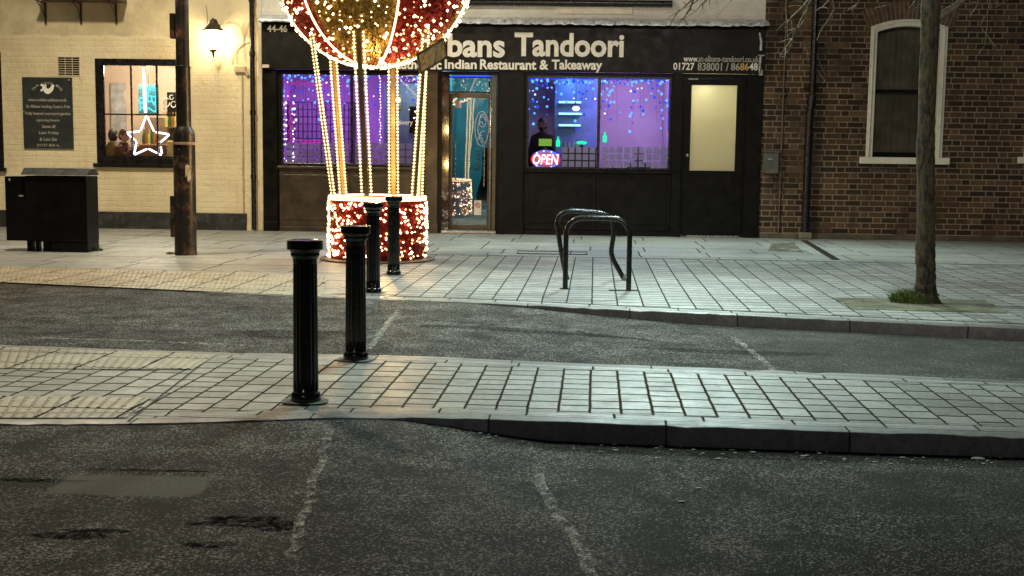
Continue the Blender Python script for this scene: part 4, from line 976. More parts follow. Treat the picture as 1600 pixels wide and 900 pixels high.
gg = G(150, 392); grass((gg.x, gg.y, .002), 160, .09, .09, 'small green grass tuft at the foot of the black cabinet')
gg = G(266, 397); grass((gg.x, gg.y, .002), 70, .06, .05, 'few grass blades at the foot of the lamp post')
gg = G(1428, 474); grass((gg.x, gg.y+.02, .01), 1200, .22, .22, 'tuft of long grass round the foot of the tree trunk')
gg = G(1330, 478); 
# ================================================================== balloon display
g = G(590, 405.5); s = (g.y*math.cos(YAW))/FPX; hz = 241.0
def BZ(py): return CAMH-(py-hz)*s
bx, by = g.x, g.y
bal = thing('balloon_display', 'illuminated red and gold hot air balloon decoration with glowing rope lights', 'light display', (bx, by, 0))
cxB = g.x-6*s; cB = Vector((cxB, by, BZ(-46))); RB = 148*s
def tinsel(name, c1, c2):
    m = Mt(name); n = m.noise(m.pos(), 35, 4, .7)
    return m.done(m.bsdf(col=m.mix(m.ss(n, .35, .65), c1, c2), rough=.38, metal=.55))
M_RED = tinsel('red_tinsel', (.14, .006, .003), (.46, .030, .012)); M_GOLD = tinsel('gold_tinsel', (.12, .07, .010), (.45, .29, .05))
M_ROPE = glow('rope_light_glow', (1.0, .66, .25), 4.2); M_ROPEW = glow('rope_light_white_glow', (1.0, .70, .34), 6)
def bulbmat(name, base, smin, smax):
    m = Mt(name); r = m.wn(m.ma('MULTIPLY', m.n('ObjectInfo', out=5), 1.0), 1.0)
    n = m.vor(m.pos(), 14.0, 1); v = m.sep(n)[0]
    return m.done(m.n('Emission', {0: m.mix(v, base, (1.0, .72, .42)), 1: m.lin(m.ma('POWER', v, 2.0), 0, 1, smin, smax)}))
M_BULB = bulbmat('warm_bulb_glow', (1.0, .48, .15), 2, 22)
def sph(az, el, r=1.0):   # az measured from the camera side, positive to the right
    return cB+Vector((math.sin(az)*math.cos(el), -math.cos(az)*math.cos(el), math.sin(el)))*RB*r
AZ0 = R(-37)
for k in range(6):
    a0, a1 = AZ0+k*R(60), AZ0+(k+1)*R(60); m = MB(); na, ne = 12, 24; gold = k % 2 == 0
    for i in range(na+1):
        for j in range(ne+1):
            m.v.append(sph(a0+(a1-a0)*i/na, R(-88)+R(173)*j/ne, .985))
    m.f = [(i*(ne+1)+j, (i+1)*(ne+1)+j, (i+1)*(ne+1)+j+1, i*(ne+1)+j+1) for i in range(na) for j in range(ne)]
    for _ in range(5200):
        az = random.uniform(a0, a1); el = math.asin(random.uniform(-.995, .8)); p = sph(az, el, .985); nrm = (p-cB).normalized()
        d = (nrm*random.uniform(.25, 1)+Vector((random.gauss(0, 1), random.gauss(0, 1), random.gauss(0, 1)))*.75).normalized(); w = d.cross(Vector((random.random(), random.random(), 1))).normalized()*.0055
        l = random.uniform(.03, .07); m.add([p-w, p+w, p+d*l+w*.6, p+d*l-w*.6], [(0, 1, 2, 3)])
    m.build('balloon_gore', M_GOLD if gold else M_RED, bal)
    m = MB()
    n = int(RB*R(170)/.030)
    for j in range(n): m.dot(sph(a0, R(-84)+R(168)*j/n, 1.045), .0175)
    m.build('gore_rope_light', M_ROPEW, bal)
m = MB()
for _ in range(1500):
    az = random.uniform(0, 6.283); el = math.asin(random.uniform(-.99, .85)); r = random.choice((.010, .013, .017, .024))
    m.dot(sph(az, el, 1.045), r)
o = m.build('bulb_string', M_BULB, bal); o['kind'] = 'stuff'
# basket
RK = 74*s; z1 = BZ(308)
bk = MB(); bk.lathe([(RK*.96, .02), (RK*.985, .3), (RK*.985, z1)], (bx, by, 0), 48, cap=False); bk.lathe([(RK*.9, z1), (RK*.9, .05)], (bx, by, 0), 48, cap=False)
for _ in range(6500):
    t = random.uniform(0, 6.283); z = random.uniform(.03, z1); p = Vector((bx+RK*.985*math.cos(t), by+RK*.985*math.sin(t), z)); nrm = Vector((math.cos(t), math.sin(t), 0))
    d = (nrm*random.uniform(.2, .9)+Vector((random.gauss(0, 1), random.gauss(0, 1), random.gauss(0, 1)))*.75).normalized(); w = d.cross(Vector((random.random(), random.random(), 1))).normalized()*.0055
    l = random.uniform(.02, .05); bk.add([p-w, p+w, p+d*l+w*.6, p+d*l-w*.6], [(0, 1, 2, 3)])
bo = bk.build('basket', M_RED, bal)
m = MB()
for _ in range(620):
    t = random.uniform(0, 6.283); m.dot((bx+(RK+.028)*math.cos(t), by+(RK+.028)*math.sin(t), random.uniform(.04, z1-.05)), random.choice((.011, .014, .019)))
o = m.build('bulb_string', M_BULB, bo); o['kind'] = 'stuff'
m = MB(); n = 190
for i in range(n): m.dot((bx+(RK+.01)*math.cos(i*6.2832/n), by+(RK+.01)*math.sin(i*6.2832/n), z1+.012), .015)
for i in range(n): m.dot((bx+(RK+.01)*math.cos(i*6.2832/n), by+(RK+.01)*math.sin(i*6.2832/n), z1-.020), .013)
m.build('rim_rope_light', M_ROPEW, bo)
m = MB(); xl = bx-RK-.012
for i in range(int(z1/.028)): m.dot((xl, by-.06, .03+i*.028), .0165)
m.build('rope_light', M_ROPEW, bo)
# struts: flat bars edged on both sides by rope lights
for az in (-5, -63, -122, 167, 60, 117):
    a = R(az); rt = 99*s if abs(az) < 100 else 84*s; zt = BZ(58 if abs(az) < 100 else 92); rb = RK-.02
    tp = Vector((cxB+math.sin(a)*rt, by-math.cos(a)*rt, zt)); bt = Vector((bx+math.sin(a)*rb, by-math.cos(a)*rb, z1+.01))
    tang = Vector((math.cos(a), math.sin(a), 0)); ax = (tp-bt); L = ax.length; ax.normalize(); nrm = tang.cross(ax)
    hw = .06
    m = MB().obox((tp+bt)/2, tang*(hw-.030), nrm*.007, ax*(L/2)); st = m.build('strut', paint('bronze_strut', (.20, .14, .05), .4, .2, 5, .05, 40, metal=.3), bal)
    m = MB(); n = int(L/.043)
    for sgn in (-1, 1):
        for i in range(n+1): m.dot(bt.lerp(tp, i/n)+tang*hw*sgn, .0190)
    for i in range(5): m.dot(tp+tang*hw*(-1+i*.5)+ax*.012, .0165)
    m.build('rope_light', M_ROPE, st)
for lz_, pw in ((z1+.35, 75), (z1+1.1, 75)):
    lp = lamp('balloon_glow_light', 'POINT', (0, 0, 0), pw, (1.0, .60, .20), .05); lp.parent = bal; lp.location = (0, 0, lz_)
RD = 90*s
MB().lathe([(RD, .006), (RD, .02), (RD-.01, .026), (RK, .03)], (bx, by, 0), 56).build('base_plate', paint('brown_base', (.09, .055, .028), .55, .3, 6), bal, smooth=True, auto=30)
# plaque hanging below the balloon
P0 = AT(651, 85, by-.80); k = (by-.80)/FPX*.93
e1 = Vector((40*k, 57*k, 33*k)); e2 = Vector((4*k, 15*k, -31*k)); nn = e1.cross(e2).normalized()
pq = thing('hanging_plaque', 'tilted framed plaque hanging from the underside of the balloon display', 'plaque', P0)
c0 = P0+e1/2+e2/2
pmt = Mt('translucent_plaque'); pn = pmt.mix(pmt.ss(pmt.noise(pmt.obj(), 24, 4), .45, .6), (.55, .50, .34), (.28, .26, .18))
MB().obox(c0, e1/2, e2/2, nn*.008).build('board', pmt.done(pmt.n('MixShader', {0: .12, 1: pmt.n('MixShader', {0: .62, 1: pmt.n('BsdfDiffuse', {0: pn}), 2: pmt.n('BsdfTranslucent', {0: pn})}), 2: pmt.n('BsdfGlossy', {'Roughness': .15})})), pq, bevel=.003)
fr = MB(); t1, t2 = e1.normalized()*.010, e2.normalized()*.010
for u in (-1, 1):
    fr.obox(c0+e1/2*u*.96, t1, e2/2, nn*.013); fr.obox(c0+e2/2*u*.95, e1/2*.92, t2, nn*.0125)
fr.build('plaque_frame', M_BRONZE, pq)
fr = MB(); fr.tube([P0+e1*.5, P0+e1*.5+Vector((0, .25, .22))], .006, 5); fr.build('hanger', M_BLACK, pq)
# ================================================================== bollards
M_BOL = paint('black_bollard_paint', (.006, .006, .007), .17, .5, 10, .22, 26, spec=.6, dirt=(.022, .019, .015))
def flute(a, z): return 1-.075*abs(math.cos(a*8))**1.6
def bollard(label, loc):
    b = thing('bollard', label, 'bollard', loc, 'fluted cast iron bollards across the road')
    c = (loc[0], loc[1], 0)
    MB().lathe([(.080, -.02), (.082, .004), (.082, .035), (.077, .048), (.071, .053)], c, 40).build('base_ring', M_BOL, b, smooth=True, auto=35)
    sh = [(.0685, .052), (.0685, .066)]+[(.0685-.004*i/10, .07+i*.069) for i in range(11)]
    MB().lathe(sh, c, 96, lambda a, z: flute(a, z) if z > .068 else 1).build('shaft', M_BOL, b, smooth=True, auto=60)
    MB().lathe([(.0635, .758), (.066, .775), (.066, .786), (.074, .797), (.078, .805), (.076, .818), (.086, .835), (.0865, .8355)], c, 40).build('neck', M_BOL, b, smooth=True, auto=35)
    MB().lathe([(.094, .834), (.099, .838), (.099, .878), (.095, .884), (.087, .886), (.082, .8835), (.0, .8835)][:6]+[(.002, .884)], c, 8 if False else 16).build('cap', M_BOL, b, smooth=True, auto=25)
    return b
bp = [G(478, 627), G(556, 562), G(583, 458), G(615, 430)]
b0_ = bollard('nearest and tallest looking black fluted bollard on the paved island edge', (bp[0].x, bp[0].y, 0))
for p, l in ((bp[1], 'second black fluted bollard from the front, at the far edge of the paved island'), (bp[2], 'third black fluted bollard from the front, by the far kerb before the balloon basket'), (bp[3], 'farthest black fluted bollard, close in front of the red balloon basket')):
    copy_thing(b0_, (p.x, p.y, 0), l)
# ================================================================== bicycle stands
M_STAND = paint('black_tube_paint', (.010, .010, .011), .25, .4, 9, .1, 40)
def arc_path(p, q, r, zt, n=8):
    p, q = Vector(p), Vector(q); d = (q-p).normalized(); out = [p]
    for k in range(n+1):
        t = math.pi/2*k/n; out.append(p+d*(r-r*math.cos(t))+Vector((0, 0, zt-r+r*math.sin(t))))
    for k in range(n+1):
        t = math.pi/2*(1-k/n); out.append(q-d*(r-r*math.cos(t))+Vector((0, 0, zt-r+r*math.sin(t))))
    out.append(q); return out
a, b = G(883, 452), G(982, 455); zt = .735
st = thing('bike_stand', 'front upright black tube bicycle stand on the pale paving', 'bicycle stand', ((a+b)/2), 'hoop bicycle stands')
MB().tube(arc_path(a, b, .17, zt), .027, 14).build('hoop', M_STAND, st, smooth=True, auto=50)
MB().box(b.x-.20, b.x+.10, b.y-.02, b.y+.012, .005, .013).build('base_flange', M_STAND, st)
MB().lathe([(.06, .004), (.06, .009)], (a.x, a.y, 0), 16).build('base_flange', M_STAND, st)
# rear one, knocked out of true
ga, gb = G(886, 437), G(978, 439)
yr = ga.y
def RP(px, py, dy=0): return AT(px, py, yr+dy)
pts = [Vector((ga.x, ga.y, 0)), RP(879, 405), RP(872.5, 365), RP(870.5, 352), RP(872, 342), RP(877, 334.5), RP(886, 330.5), RP(895, 329.5), RP(915, 330.5), RP(935, 333), RP(946, 336), RP(953, 340.5), RP(957.5, 348), RP(959, 358), RP(958, 372), RP(955.5, 388), RP(955.5, 396), RP(958.5, 406), RP(967, 422), RP(974, 434), Vector((gb.x, gb.y, 0.0))]
sm = []
for i in range(len(pts)-1):
    A_, B_, C_, D_ = pts[max(i-1, 0)], pts[i], pts[i+1], pts[min(i+2, len(pts)-1)]
    for k in range(3):
        t = k/3; sm.append(.5*((2*B_)+(-A_+C_)*t+(2*A_-5*B_+4*C_-D_)*t*t+(-A_+3*B_-3*C_+D_)*t**3))
sm.append(pts[-1])
st2 = thing('bike_stand', 'rear black tube bicycle stand with a bent and kinked leg', 'bicycle stand', ((ga+gb)/2), 'hoop bicycle stands')
MB().tube(sm, .027, 14).build('hoop', M_STAND, st2, smooth=True, auto=50)
MB().tube([RP(973, 438, -.04), RP(976, 431, -.035), RP(979, 427, -.035), RP(981, 434, -.03)], .012, 8).build('broken_flange', M_GALV, st2, smooth=True)
# ================================================================== drain channel and utility cover
a, b = G(1256, 376), G(1306, 406); d = (b-a).normalized(); nrm = Vector((-d.y, d.x, 0))*.055
dr = thing('drain_channel', 'narrow iron drain channel running from the downpipe across the flags', 'drain', a)
MB().add([a-nrm+Vector((0, 0, .009)), a+nrm+Vector((0, 0, .009)), b+nrm+Vector((0, 0, .009)), b-nrm+Vector((0, 0, .009))], [(0, 1, 2, 3)]).build('channel_bed', M_DARKJOINT, dr)
m = MB(); n = 46
for i in range(n):
    c = a.lerp(b, (i+.5)/n); m.obox(c+Vector((0, 0, .011)), nrm*.85, d*.012*((b-a).length/n/.045), Vector((0, 0, .0015)))
m.build('grating', M_IRON, dr)
q = [G(808, 397), G(918, 398.5), G(918, 394), G(808, 392)]
cv = MB(); cv.prism([(p.x, p.y, .003) for p in q], (0, 0, .006)); cover = thing('utility_cover', 'long sunken metal access cover in the flags near the shop windows', 'access cover', q[0])
cv.build('rim', M_DARKJOINT, cover)
qq = [q[0].lerp(q[2], .06), q[1].lerp(q[3], .06), q[2].lerp(q[0], .06), q[3].lerp(q[1], .06)]
MB().prism([(p.x, p.y, .0095) for p in (q[0]*.97+q[2]*.03, q[1]*.97+q[3]*.03, q[1]*.45+q[2]*.55, q[0]*.45+q[3]*.55)], (0, 0, .002)).build('lid', M_FLAG, cover)
# ================================================================== inside the windows
M_BLUELED = glow('blue_led_glow', (.07, .26, 1.0), 3.2); M_BLUEHALO = glow('deep_blue_led_glow', (.015, .07, 1.0), 1.6); M_WHITELED = glow('white_led_glow', (.85, .80, 1.0), 3.0)
M_PINKLED = glow('magenta_led_glow', (1.0, .04, .62), .9); M_CYANBAR = glow('cyan_shelf_glow', (.35, .85, 1.0), 2.4); M_GREENLED = glow('green_lamp_glow', (.02, .9, .42), 1.6)
def curtain(name, label, px0, px1, py0, strands, blue=.85, off=.10, seed=1, parent=None):
    rnd = random.Random(seed); t = thing(name, label, 'string lights', F((px0+px1)/2, py0, off), 'curtain lights inside the shop windows')
    bl, hl, wh, cab_ = MB(), MB(), MB(), MB()
    for px, length in strands:
        y = py0+rnd.uniform(0, 6); 
        a = F(px, py0-2, off); b = F(px+rnd.uniform(-2, 2), py0+length, off); cab_.tube([a, b], .0018, 4, False)
        while y < py0+length:
            p = F(px+rnd.gauss(0, 3.2), y, off+rnd.uniform(-.02, .03))
            if rnd.random() < blue:
                (bl if rnd.random() < .62 else hl).ball(p, rnd.choice((.013, .018, .022, .025)), n=8, m=6)
            else: wh.ball(p, rnd.choice((.009, .012, .016)), n=8, m=6)
            y += rnd.uniform(8, 19)
    for k in range(int((px1-px0)/4.2)):
        p = F(px0+k*4.2+rnd.gauss(0, 1.4), py0+abs(rnd.gauss(0, 6)), off+rnd.uniform(-.02, .03)); (bl if rnd.random() < .5 else hl).ball(p, rnd.choice((.013, .018, .022)), n=8, m=6)
    cab_.build('light_cable', M_BLACKM, t)
    for m_, mt, nm in ((bl, M_BLUELED, 'blue_bulbs'), (hl, M_BLUEHALO, 'deep_blue_bulbs'), (wh, M_WHITELED, 'white_bulbs')):
        if m_.v: m_.build(nm, mt, t, smooth=True)
    return t
lt = thing('lattice_screen', 'violet tinted lattice screen behind the lights in the left shop window', 'screen', F(505, 262, .62))
q = FR(452, 160, 552, 262, .62); m = MB()
for k in range(15): m.box(q[0]+(q[1]-q[0])*k/14-.010, q[0]+(q[1]-q[0])*k/14+.010, DW+.62, DW+.635, q[2], q[3])
for k in range(10): m.box(q[0], q[1], DW+.636, DW+.65, q[2]+(q[3]-q[2])*k/9-.010, q[2]+(q[3]-q[2])*k/9+.010)
m.build('lattice', paint('violet_lattice', (.26, .14, .30), .6), lt)
for k in (q[0]-.02, q[1]+.02): MB().box(k-.02, k+.02, DW+.61, DW+.66, .02, q[3]+.02).build('post', paint('violet_post', (.22, .12, .26), .6), lt)
c1 = curtain('curtain_lights', 'blue and white curtain lights in the left shop window behind the balloon ropes', 445, 655, 116, [(446, 40), (455, 60), (466, 35), (474, 52), (478, 50), (492, 60), (502, 72), (512, 68), (530, 40), (538, 58), (545, 45), (556, 40), (563, 30), (575, 50), (590, 60), (612, 50), (622, 30), (633, 62), (650, 70)], .72, seed=3)
m = MB(); rnd = random.Random(5)
for px in (443.5, 447, 458, 459.5): 
    y = 150
    while y < 252: m.ball(F(px+rnd.gauss(0, 1), y, .09), rnd.choice((.012, .015, .022)), n=8, m=6); y += rnd.uniform(7, 14)
for px in (594, 653):
    y = 118
    while y < 232: m.ball(F(px+rnd.gauss(0, .6), y, .09), .012, n=8, m=6); y += 4.6
m.build('white_bulbs', M_WHITELED, c1, smooth=True)
mg = MB()
for k in range(60): mg.dot(F(453+k*1.5, 128+k*.10+1.2*math.sin(k*.5), .14), .010)
for k in range(45): mg.dot(F(453+k*1.5, 131+k*.12, .14), .008)
for k in range(40): mg.dot(F(452.5+1.2*math.sin(k), 132+k*2.5, .13), .013); mg.dot(F(457+1.1*math.sin(k*1.7), 164+k*1.5, .13), .010)
for k in range(34): mg.dot(F(458+k*1.6, 219+.8*math.sin(k), .14), .010); mg.dot(F(470+k*.9, 223, .14), .008)
mg.build('magenta_bulbs', M_PINKLED, c1)
xs = F(440.5, 180, .08).x; mb_ = MB().box(xs-.01, xs+.03, DW+.075, DW+.10, F(441, 165).z, F(441, 114).z); mb_.build('blue_strip', glow('blue_strip_glow', (.03, .04, 1.0), .9), c1)
curtain('curtain_lights', 'blue curtain lights in the right shop window above the man in dark clothes', 828, 932, 124, [(829, 60), (834, 70), (838, 45), (853, 42), (855, 60), (866, 30), (872, 20), (884, 40), (897, 45), (899, 80), (908, 35), (915, 62), (916, 30), (927, 40)], .9, seed=11)
curtain('curtain_lights', 'blue curtain lights in the right hand pane above the pale lilac wall', 938, 1046, 124, [(942, 45), (945, 62), (951, 65), (957, 40), (963, 68), (990, 20), (991, 60), (988, 82), (1000, 62), (1005, 60), (1013, 20), (1018, 28), (1026, 70), (1030, 38), (1036, 80), (1043, 62), (1044, 70)], .88, seed=15)
q = FR(826, 120.5, 1046, 122.5, .08)
bs = MB().box(F(826, 121).x, F(930, 121).x, DW+.08, DW+.10, RWz1-.05, RWz1-.037).box(F(940, 121).x, F(1044, 121).x, DW+.08, DW+.10, RWz1-.05, RWz1-.037)
bs.box(F(1043.5, 180, .1).x, F(1045.8, 180, .1).x, DW+.08, DW+.1, F(1045, 205).z, F(1045, 124).z)
tag(bs.build('light_strip', glow('blue_edge_glow', (.04, .07, 1.0), 1.0), None, origin=(F(935, 121).x, DW+.09, RWz1)), 'thin blue light strip along the top of the right shop window', 'light strip')
# glowing shelves, hanging ball lamp, counter goods
q = FR(871, 122, 930, 262, 1.85); sh = thing('shelf_unit', 'wall shelves edged with bright cyan light behind the counter', 'shelves', F(890, 200, 1.8))
for py, pa, pb in ((159.5, 873, 908), (177.5, 873, 909), (195.5, 873, 907)):
    a, b = F(pa, py, 1.75), F(pb, py, 1.75); MB().box(a.x, b.x, DW+1.72, DW+1.89, a.z-.012, a.z-.004).build('shelf', M_WALLTEAL, sh); MB().box(a.x, b.x, DW+1.70, DW+1.718, a.z-.020, a.z+.016).build('shelf_light', M_CYANBAR, sh)
p = F(900, 169.5, 1.2); gl = thing('pendant_lamp', 'small glowing white globe hanging before the cyan shelves', 'lamp', p)
MB().ball(p, .055, 1.2, 1, .8).build('globe', glow('globe_glow', (1, .9, .85), 3), gl, smooth=True); MB().tube([p+Vector((0, 0, .05)), Vector((p.x, p.y, 2.95))], .004, 5).build('cord', M_BLACK, gl)
q = FR(826, 224, 1042, 262, .75); ct = thing('counter', 'bar counter behind the frosted film of the right shop window', 'counter', ((q[0]+q[1])/2, DW+.9, 0))
MB().box(F(880, 240, .8).x, F(932, 240, .8).x, DW+.95, DW+1.35, .02, F(900, 231, .95).z-.031).build('front', M_DARKWOOD, ct, bevel=.005); MB().box(F(878, 240, .8).x, F(934, 240, .8).x, DW+.92, DW+1.38, F(900, 231, .95).z-.03, F(900, 231, .95).z).build('counter_top', M_BLACK, ct, bevel=.005)
zc = F(900, 231, .95).z
p = F(909, 223, 1.1); bl = thing('green_lamp', 'flat glowing green lamp standing on the counter', 'lamp', (p.x, p.y, zc)); MB().lathe([(.03, 0), (.03, p.z-zc-.03), (.015, p.z-zc-.025)], (p.x, p.y, zc), 12).build('foot', M_BLACK, bl); MB().ball(p, .10, 1, .7, .32).build('shade', M_GREENLED, bl, smooth=True)
for px in (872, 945):
    p = F(px, 222 if px < 900 else 215, .9 if px < 900 else .5); b_ = thing('green_bottle', 'small green glowing bottle on the counter' if px < 900 else 'slim green lit bottle beside the window mullion', 'bottle', (p.x, p.y, zc if px < 900 else 0.9))
    MB().lathe([(.034, -.08), (.036, -.07), (.036, .02), (.012, .06), (.012, .10), (.0, .10)][:5], (p.x, p.y, p.z), 12).build('bottle_body', M_GREENLED, b_, smooth=True, auto=40)
p = F(890, 218, 1.2); bm2 = thing('glass_stack', 'row of pale glasses on the counter under the shelves', 'glasses', (p.x, p.y, zc))
for i in range(5): MB().lathe([(.028, 0), (.036, .10), (.034, .10), (.026, .008)], (p.x-.16+i*.075, p.y-.05, zc+.001), 12).build('tumbler', paint('pale_glass', (.4, .5, .6), .15), bm2, smooth=True, auto=40)
q = FR(842, 217, 862, 228, .42); tl = thing('till_display', 'lime green lit till display in front of the man in dark clothes', 'display', ((q[0]+q[1])/2, DW+.42, q[2]))
MB().box(q[0]-.012, q[1]+.012, DW+.43, DW+.47, q[2]-.012, q[3]+.012).build('case', M_BLACK, tl); MB().box(q[0], q[1], DW+.424, DW+.4295, q[2], q[3]).build('screen', glow('lime_screen_glow', (.32, .62, .10), .75), tl); MB().box((q[0]+q[1])/2-.03, (q[0]+q[1])/2+.03, DW+.44, DW+.465, .92, q[2]-.013).box(F(836, 230, .45).x, F(870, 230, .45).x, DW+.36, DW+.62, .88, .92).build('stand', M_BLACK, tl)
# OPEN sign
q = FR(830, 235, 875, 263, .06); xo, zo = (q[0]+q[1])/2, (q[2]+q[3])/2
op = thing('open_sign', 'oval OPEN neon sign glowing red and blue in the right shop window', 'neon sign', (xo, DW+.06, q[2]))
MB().lathe([(1, 0), (1, .012)], (0, 0, 0), 36)
m = MB(); n = 40; m.prism([(xo+.255*math.cos(i*2*math.pi/n), DW+.075, zo+.165*math.sin(i*2*math.pi/n)) for i in range(n)], (0, .015, 0)); m.build('backing', paint('milky_acrylic', (.55, .45, .55), .35), op)
a, b, z0, z1 = FR(832.5, 241, 873, 257, .06)
text_mb('OPEN', a, b, z0, z1, DW+.066, .012, .012, .18).build('lettering', glow('pink_white_neon', (1, .72, .85), 3.2), op)
m = text_mb('OPEN', a-.012, b+.012, z0-.012, z1+.012, DW+.074, .006, .055, .18); m.build('lettering_glow', glow('red_neon', (1, .01, .03), 2.2), op)
m = MB(); md = MB()
for i in range(44):
    t = i*2*math.pi/44
    if abs(math.sin(t)) > .45: 
        (m if i % 4 else md).ball((xo+.235*math.cos(t), DW+.066, zo+.142*math.sin(t)), .013, n=8, m=6)
m.build('blue_tube', glow('blue_neon', (.06, .08, 1), 4), op); md.build('white_dash', glow('white_neon', (.6, .7, 1), 3), op)
m = MB()
for i in range(44):
    t = i*2*math.pi/44
    if abs(math.sin(t)) <= .45: m.ball((xo+.24*math.cos(t), DW+.066, zo+.142*math.sin(t)), .012, n=8, m=6)
m.build('red_tube', glow('red_tube_neon', (1, .02, .05), 1.8), op)
lp = lamp('open_sign_light', 'POINT', (xo, DW-.03, zo), 2.2, (1.0, .08, .18), .08); lp.parent = op; lp.location = (0, -.12, zo-q[2])
# lettering on the left window
w = thing('window_lettering', 'pale Delivery lettering on the glass of the left shop window', 'lettering', F(625, 190, .027))
a, b, z0, z1 = FR(611, 187, 645, 197.5, .027); text_mb('Delivery', a, b, z0, z1, DW+.0285, .002, .012).build('lettering', paint('white_vinyl', (.75, .75, .8), .6), w)
p = F(621.5, 156, .9); sl = thing('wall_light', 'small warm wall light glowing on the grey blue board', 'wall light', F(621, 165, .99))
MB().box(p.x-.02, p.x+.05, DW+.96, DW+.995, F(621, 171, .9).z, F(621, 148, .9).z).build('back_plate', M_STEEL, sl); MB().ball((p.x, DW+.92, p.z), .042, .9, .7, 1.1).build('bulb', glow('warm_wall_glow', (1, .72, .38), 7), sl, smooth=True)
q = FR(636, 150, 648, 208, .6); MB()
tag(MB().box(q[0], q[1], DW+.94, DW+.985, F(640, 208, .9).z, F(640, 166, .9).z).build('wall_speaker', M_BLACKM, None, bevel=.01, origin=(q[0], DW+.96, q[2])), 'dark tall loudspeaker on the grey blue board in the left shop window', 'loudspeaker')
# dark coat hanging inside the entrance door
p = F(760, 285, .6); m = MB()
prof = [(.05, .62), (.10, .56), (.12, .4), (.11, .15), (.16, -.05), (.20, -.25), (.17, -.38)]
m.lathe([(r, z) for r, z in prof], (p.x+.03, DW+.75, p.z), 20, lambda a, z: (1+.12*math.sin(a*5+z*4))*(1 if abs(math.cos(a)) > .5 else .75))
m.tube([(p.x+.03, DW+.75, p.z+.62), (p.x+.03, DW+.75, 2.95)], .012, 6)
tag(m.build('dark_coat', paint('black_cloth', (.008, .008, .010), .9, .4, 5, .4, 20), None, smooth=True, origin=p), 'dark coat hanging just inside the glass entrance door', 'coat')
# string of pale discs in the hall
m = MB()
for k in range(6): m.ball(F(746.5+.6*math.sin(k), 234+k*6, .9), .035, 1, .4, .8)
m.tube([F(746.5, 228, .9), F(746.5, 110, .9)], .004, 5)
tag(m.build('garland', paint('pale_paper', (.6, .6, .62), .7), None, smooth=True, origin=F(746, 230, .9)), 'string of pale paper discs hanging in the teal hall', 'garland')
# ------------------------------------------------------------------ pub interior
star = thing('star_light', 'white glowing star light with a tall glowing stem in the pub window', 'star light', F(229, 212, .10))
M_STAR = glow('star_tube_glow', (1.0, .86, 1.0), 4.5)
sp_ = [(229, 180), (241, 206), (265, 210), (250, 223), (253.5, 243), (231, 232), (209.5, 242), (213.5, 221), (197, 207), (219, 205.5)]
m = MB()
for i in range(10):
    a, b = F(*sp_[i], .10), F(*sp_[(i+1) % 10], .10); u0, u1 = (.10, .92) if i not in (3, 7) else (.12, .8)
    if i == 3: u0 = .35
    a2, b2 = a.lerp(b, u0), a.lerp(b, u1); m.tube([a2, b2], .0155, 8); m.ball(a2, .0155, n=8, m=6); m.ball(b2, .0155, n=8, m=6)
m.build('star_tube', M_STAR, star, smooth=True)
st_ = [(224, 106), (225.5, 125), (226, 150), (227.5, 176)]
MB().tube([F(a, b, .12) for a, b in st_], [.019, .021, .027, .024], 8).build('stem_tube', M_STAR, star, smooth=True)
MB().tube([F(224, 104, .12), F(224, 97, .12)], .005, 5).build('cord', M_BLACK, star)
ne = thing('neon_sign', 'cyan scribble neon sign on the back wall of the pub', 'neon sign', F(230, 155, 1.6))
m = MB(); rnd = random.Random(2)
for (a, b, c, d) in ((232, 136, 246, 137), (231, 142, 247, 143), (230, 149, 246, 151), (218, 153, 232, 155), (217, 160, 230, 163), (233, 158, 245, 163), (219, 168, 231, 171), (231, 168, 246, 175), (217, 155, 219, 173), (232, 136, 231, 160), (246, 138, 244, 176), (222, 158, 229, 172), (236, 150, 241, 165)):
    m.tube([F(a, b, 1.6), F((a+c)/2+rnd.uniform(-2, 2), (b+d)/2+rnd.uniform(-2, 2), 1.58), F(c, d, 1.6)], .017, 6)
m.build('neon_tube', glow('cyan_neon', (.16, .80, .95), 1.5), ne, smooth=True)
q = FR(216, 132, 247, 178, 1.63); MB().box(q[0], q[1], DW+1.64, DW+1.67, q[2], q[3]).build('backing', paint('teal_acrylic', (.10, .30, .33), .3), ne); MB().tube([((q[0]+q[1])/2, DW+1.655, q[3]), ((q[0]+q[1])/2, DW+1.655, 3.18)], .006, 5).build('hanger', M_BLACK, ne)
q = FR(248, 142, 300, 182, 2.6); bd = thing('chalkboard', 'black chalkboard with white scrawl on the pub wall', 'chalkboard', ((q[0]+q[1])/2, DW+3.1, q[2]))
MB().box(q[0], q[1], DW+3.12, DW+3.19, q[2], q[3]).build('board', M_BLACKM, bd)
m = MB()
for (cx, cy2, r) in ((259, 160, 6), (268, 152, 3), (271, 163, 4), (256, 170, 3)):
    m.tube([F(cx+r*math.cos(k*.5), cy2+r*1.2*math.sin(k*.5), 2.59+.49) for k in range(12)], .010, 5)
m.build('chalk_scrawl', paint('chalk', (.7, .7, .66), .9), bd)
bar = thing('back_bar', 'dark wooden back bar with shelves of bottles in the pub', 'bar', (F(255, 215, 2.4).x, DW+2.5, 0))
q = FR(217, 183, 300, 300, 2.4); MB().box(q[0], q[1], DW+2.4, DW+2.8, .02, F(240, 226, 2.4).z).build('cupboard', M_DARKWOOD, bar, bevel=.01); MB().box(q[0], q[1], DW+2.78, DW+2.85, F(240, 226, 2.4).z+.001, F(240, 183, 2.4).z).build('back_panel', paint('brown_panel', (.16, .10, .06), .5), bar)
for py in (200, 213): MB().box(F(256, py, 2.5).x, q[1], DW+2.55, DW+2.775, F(256, py, 2.5).z, F(256, py, 2.5).z+.02).build('shelf', M_DARKWOOD, bar)
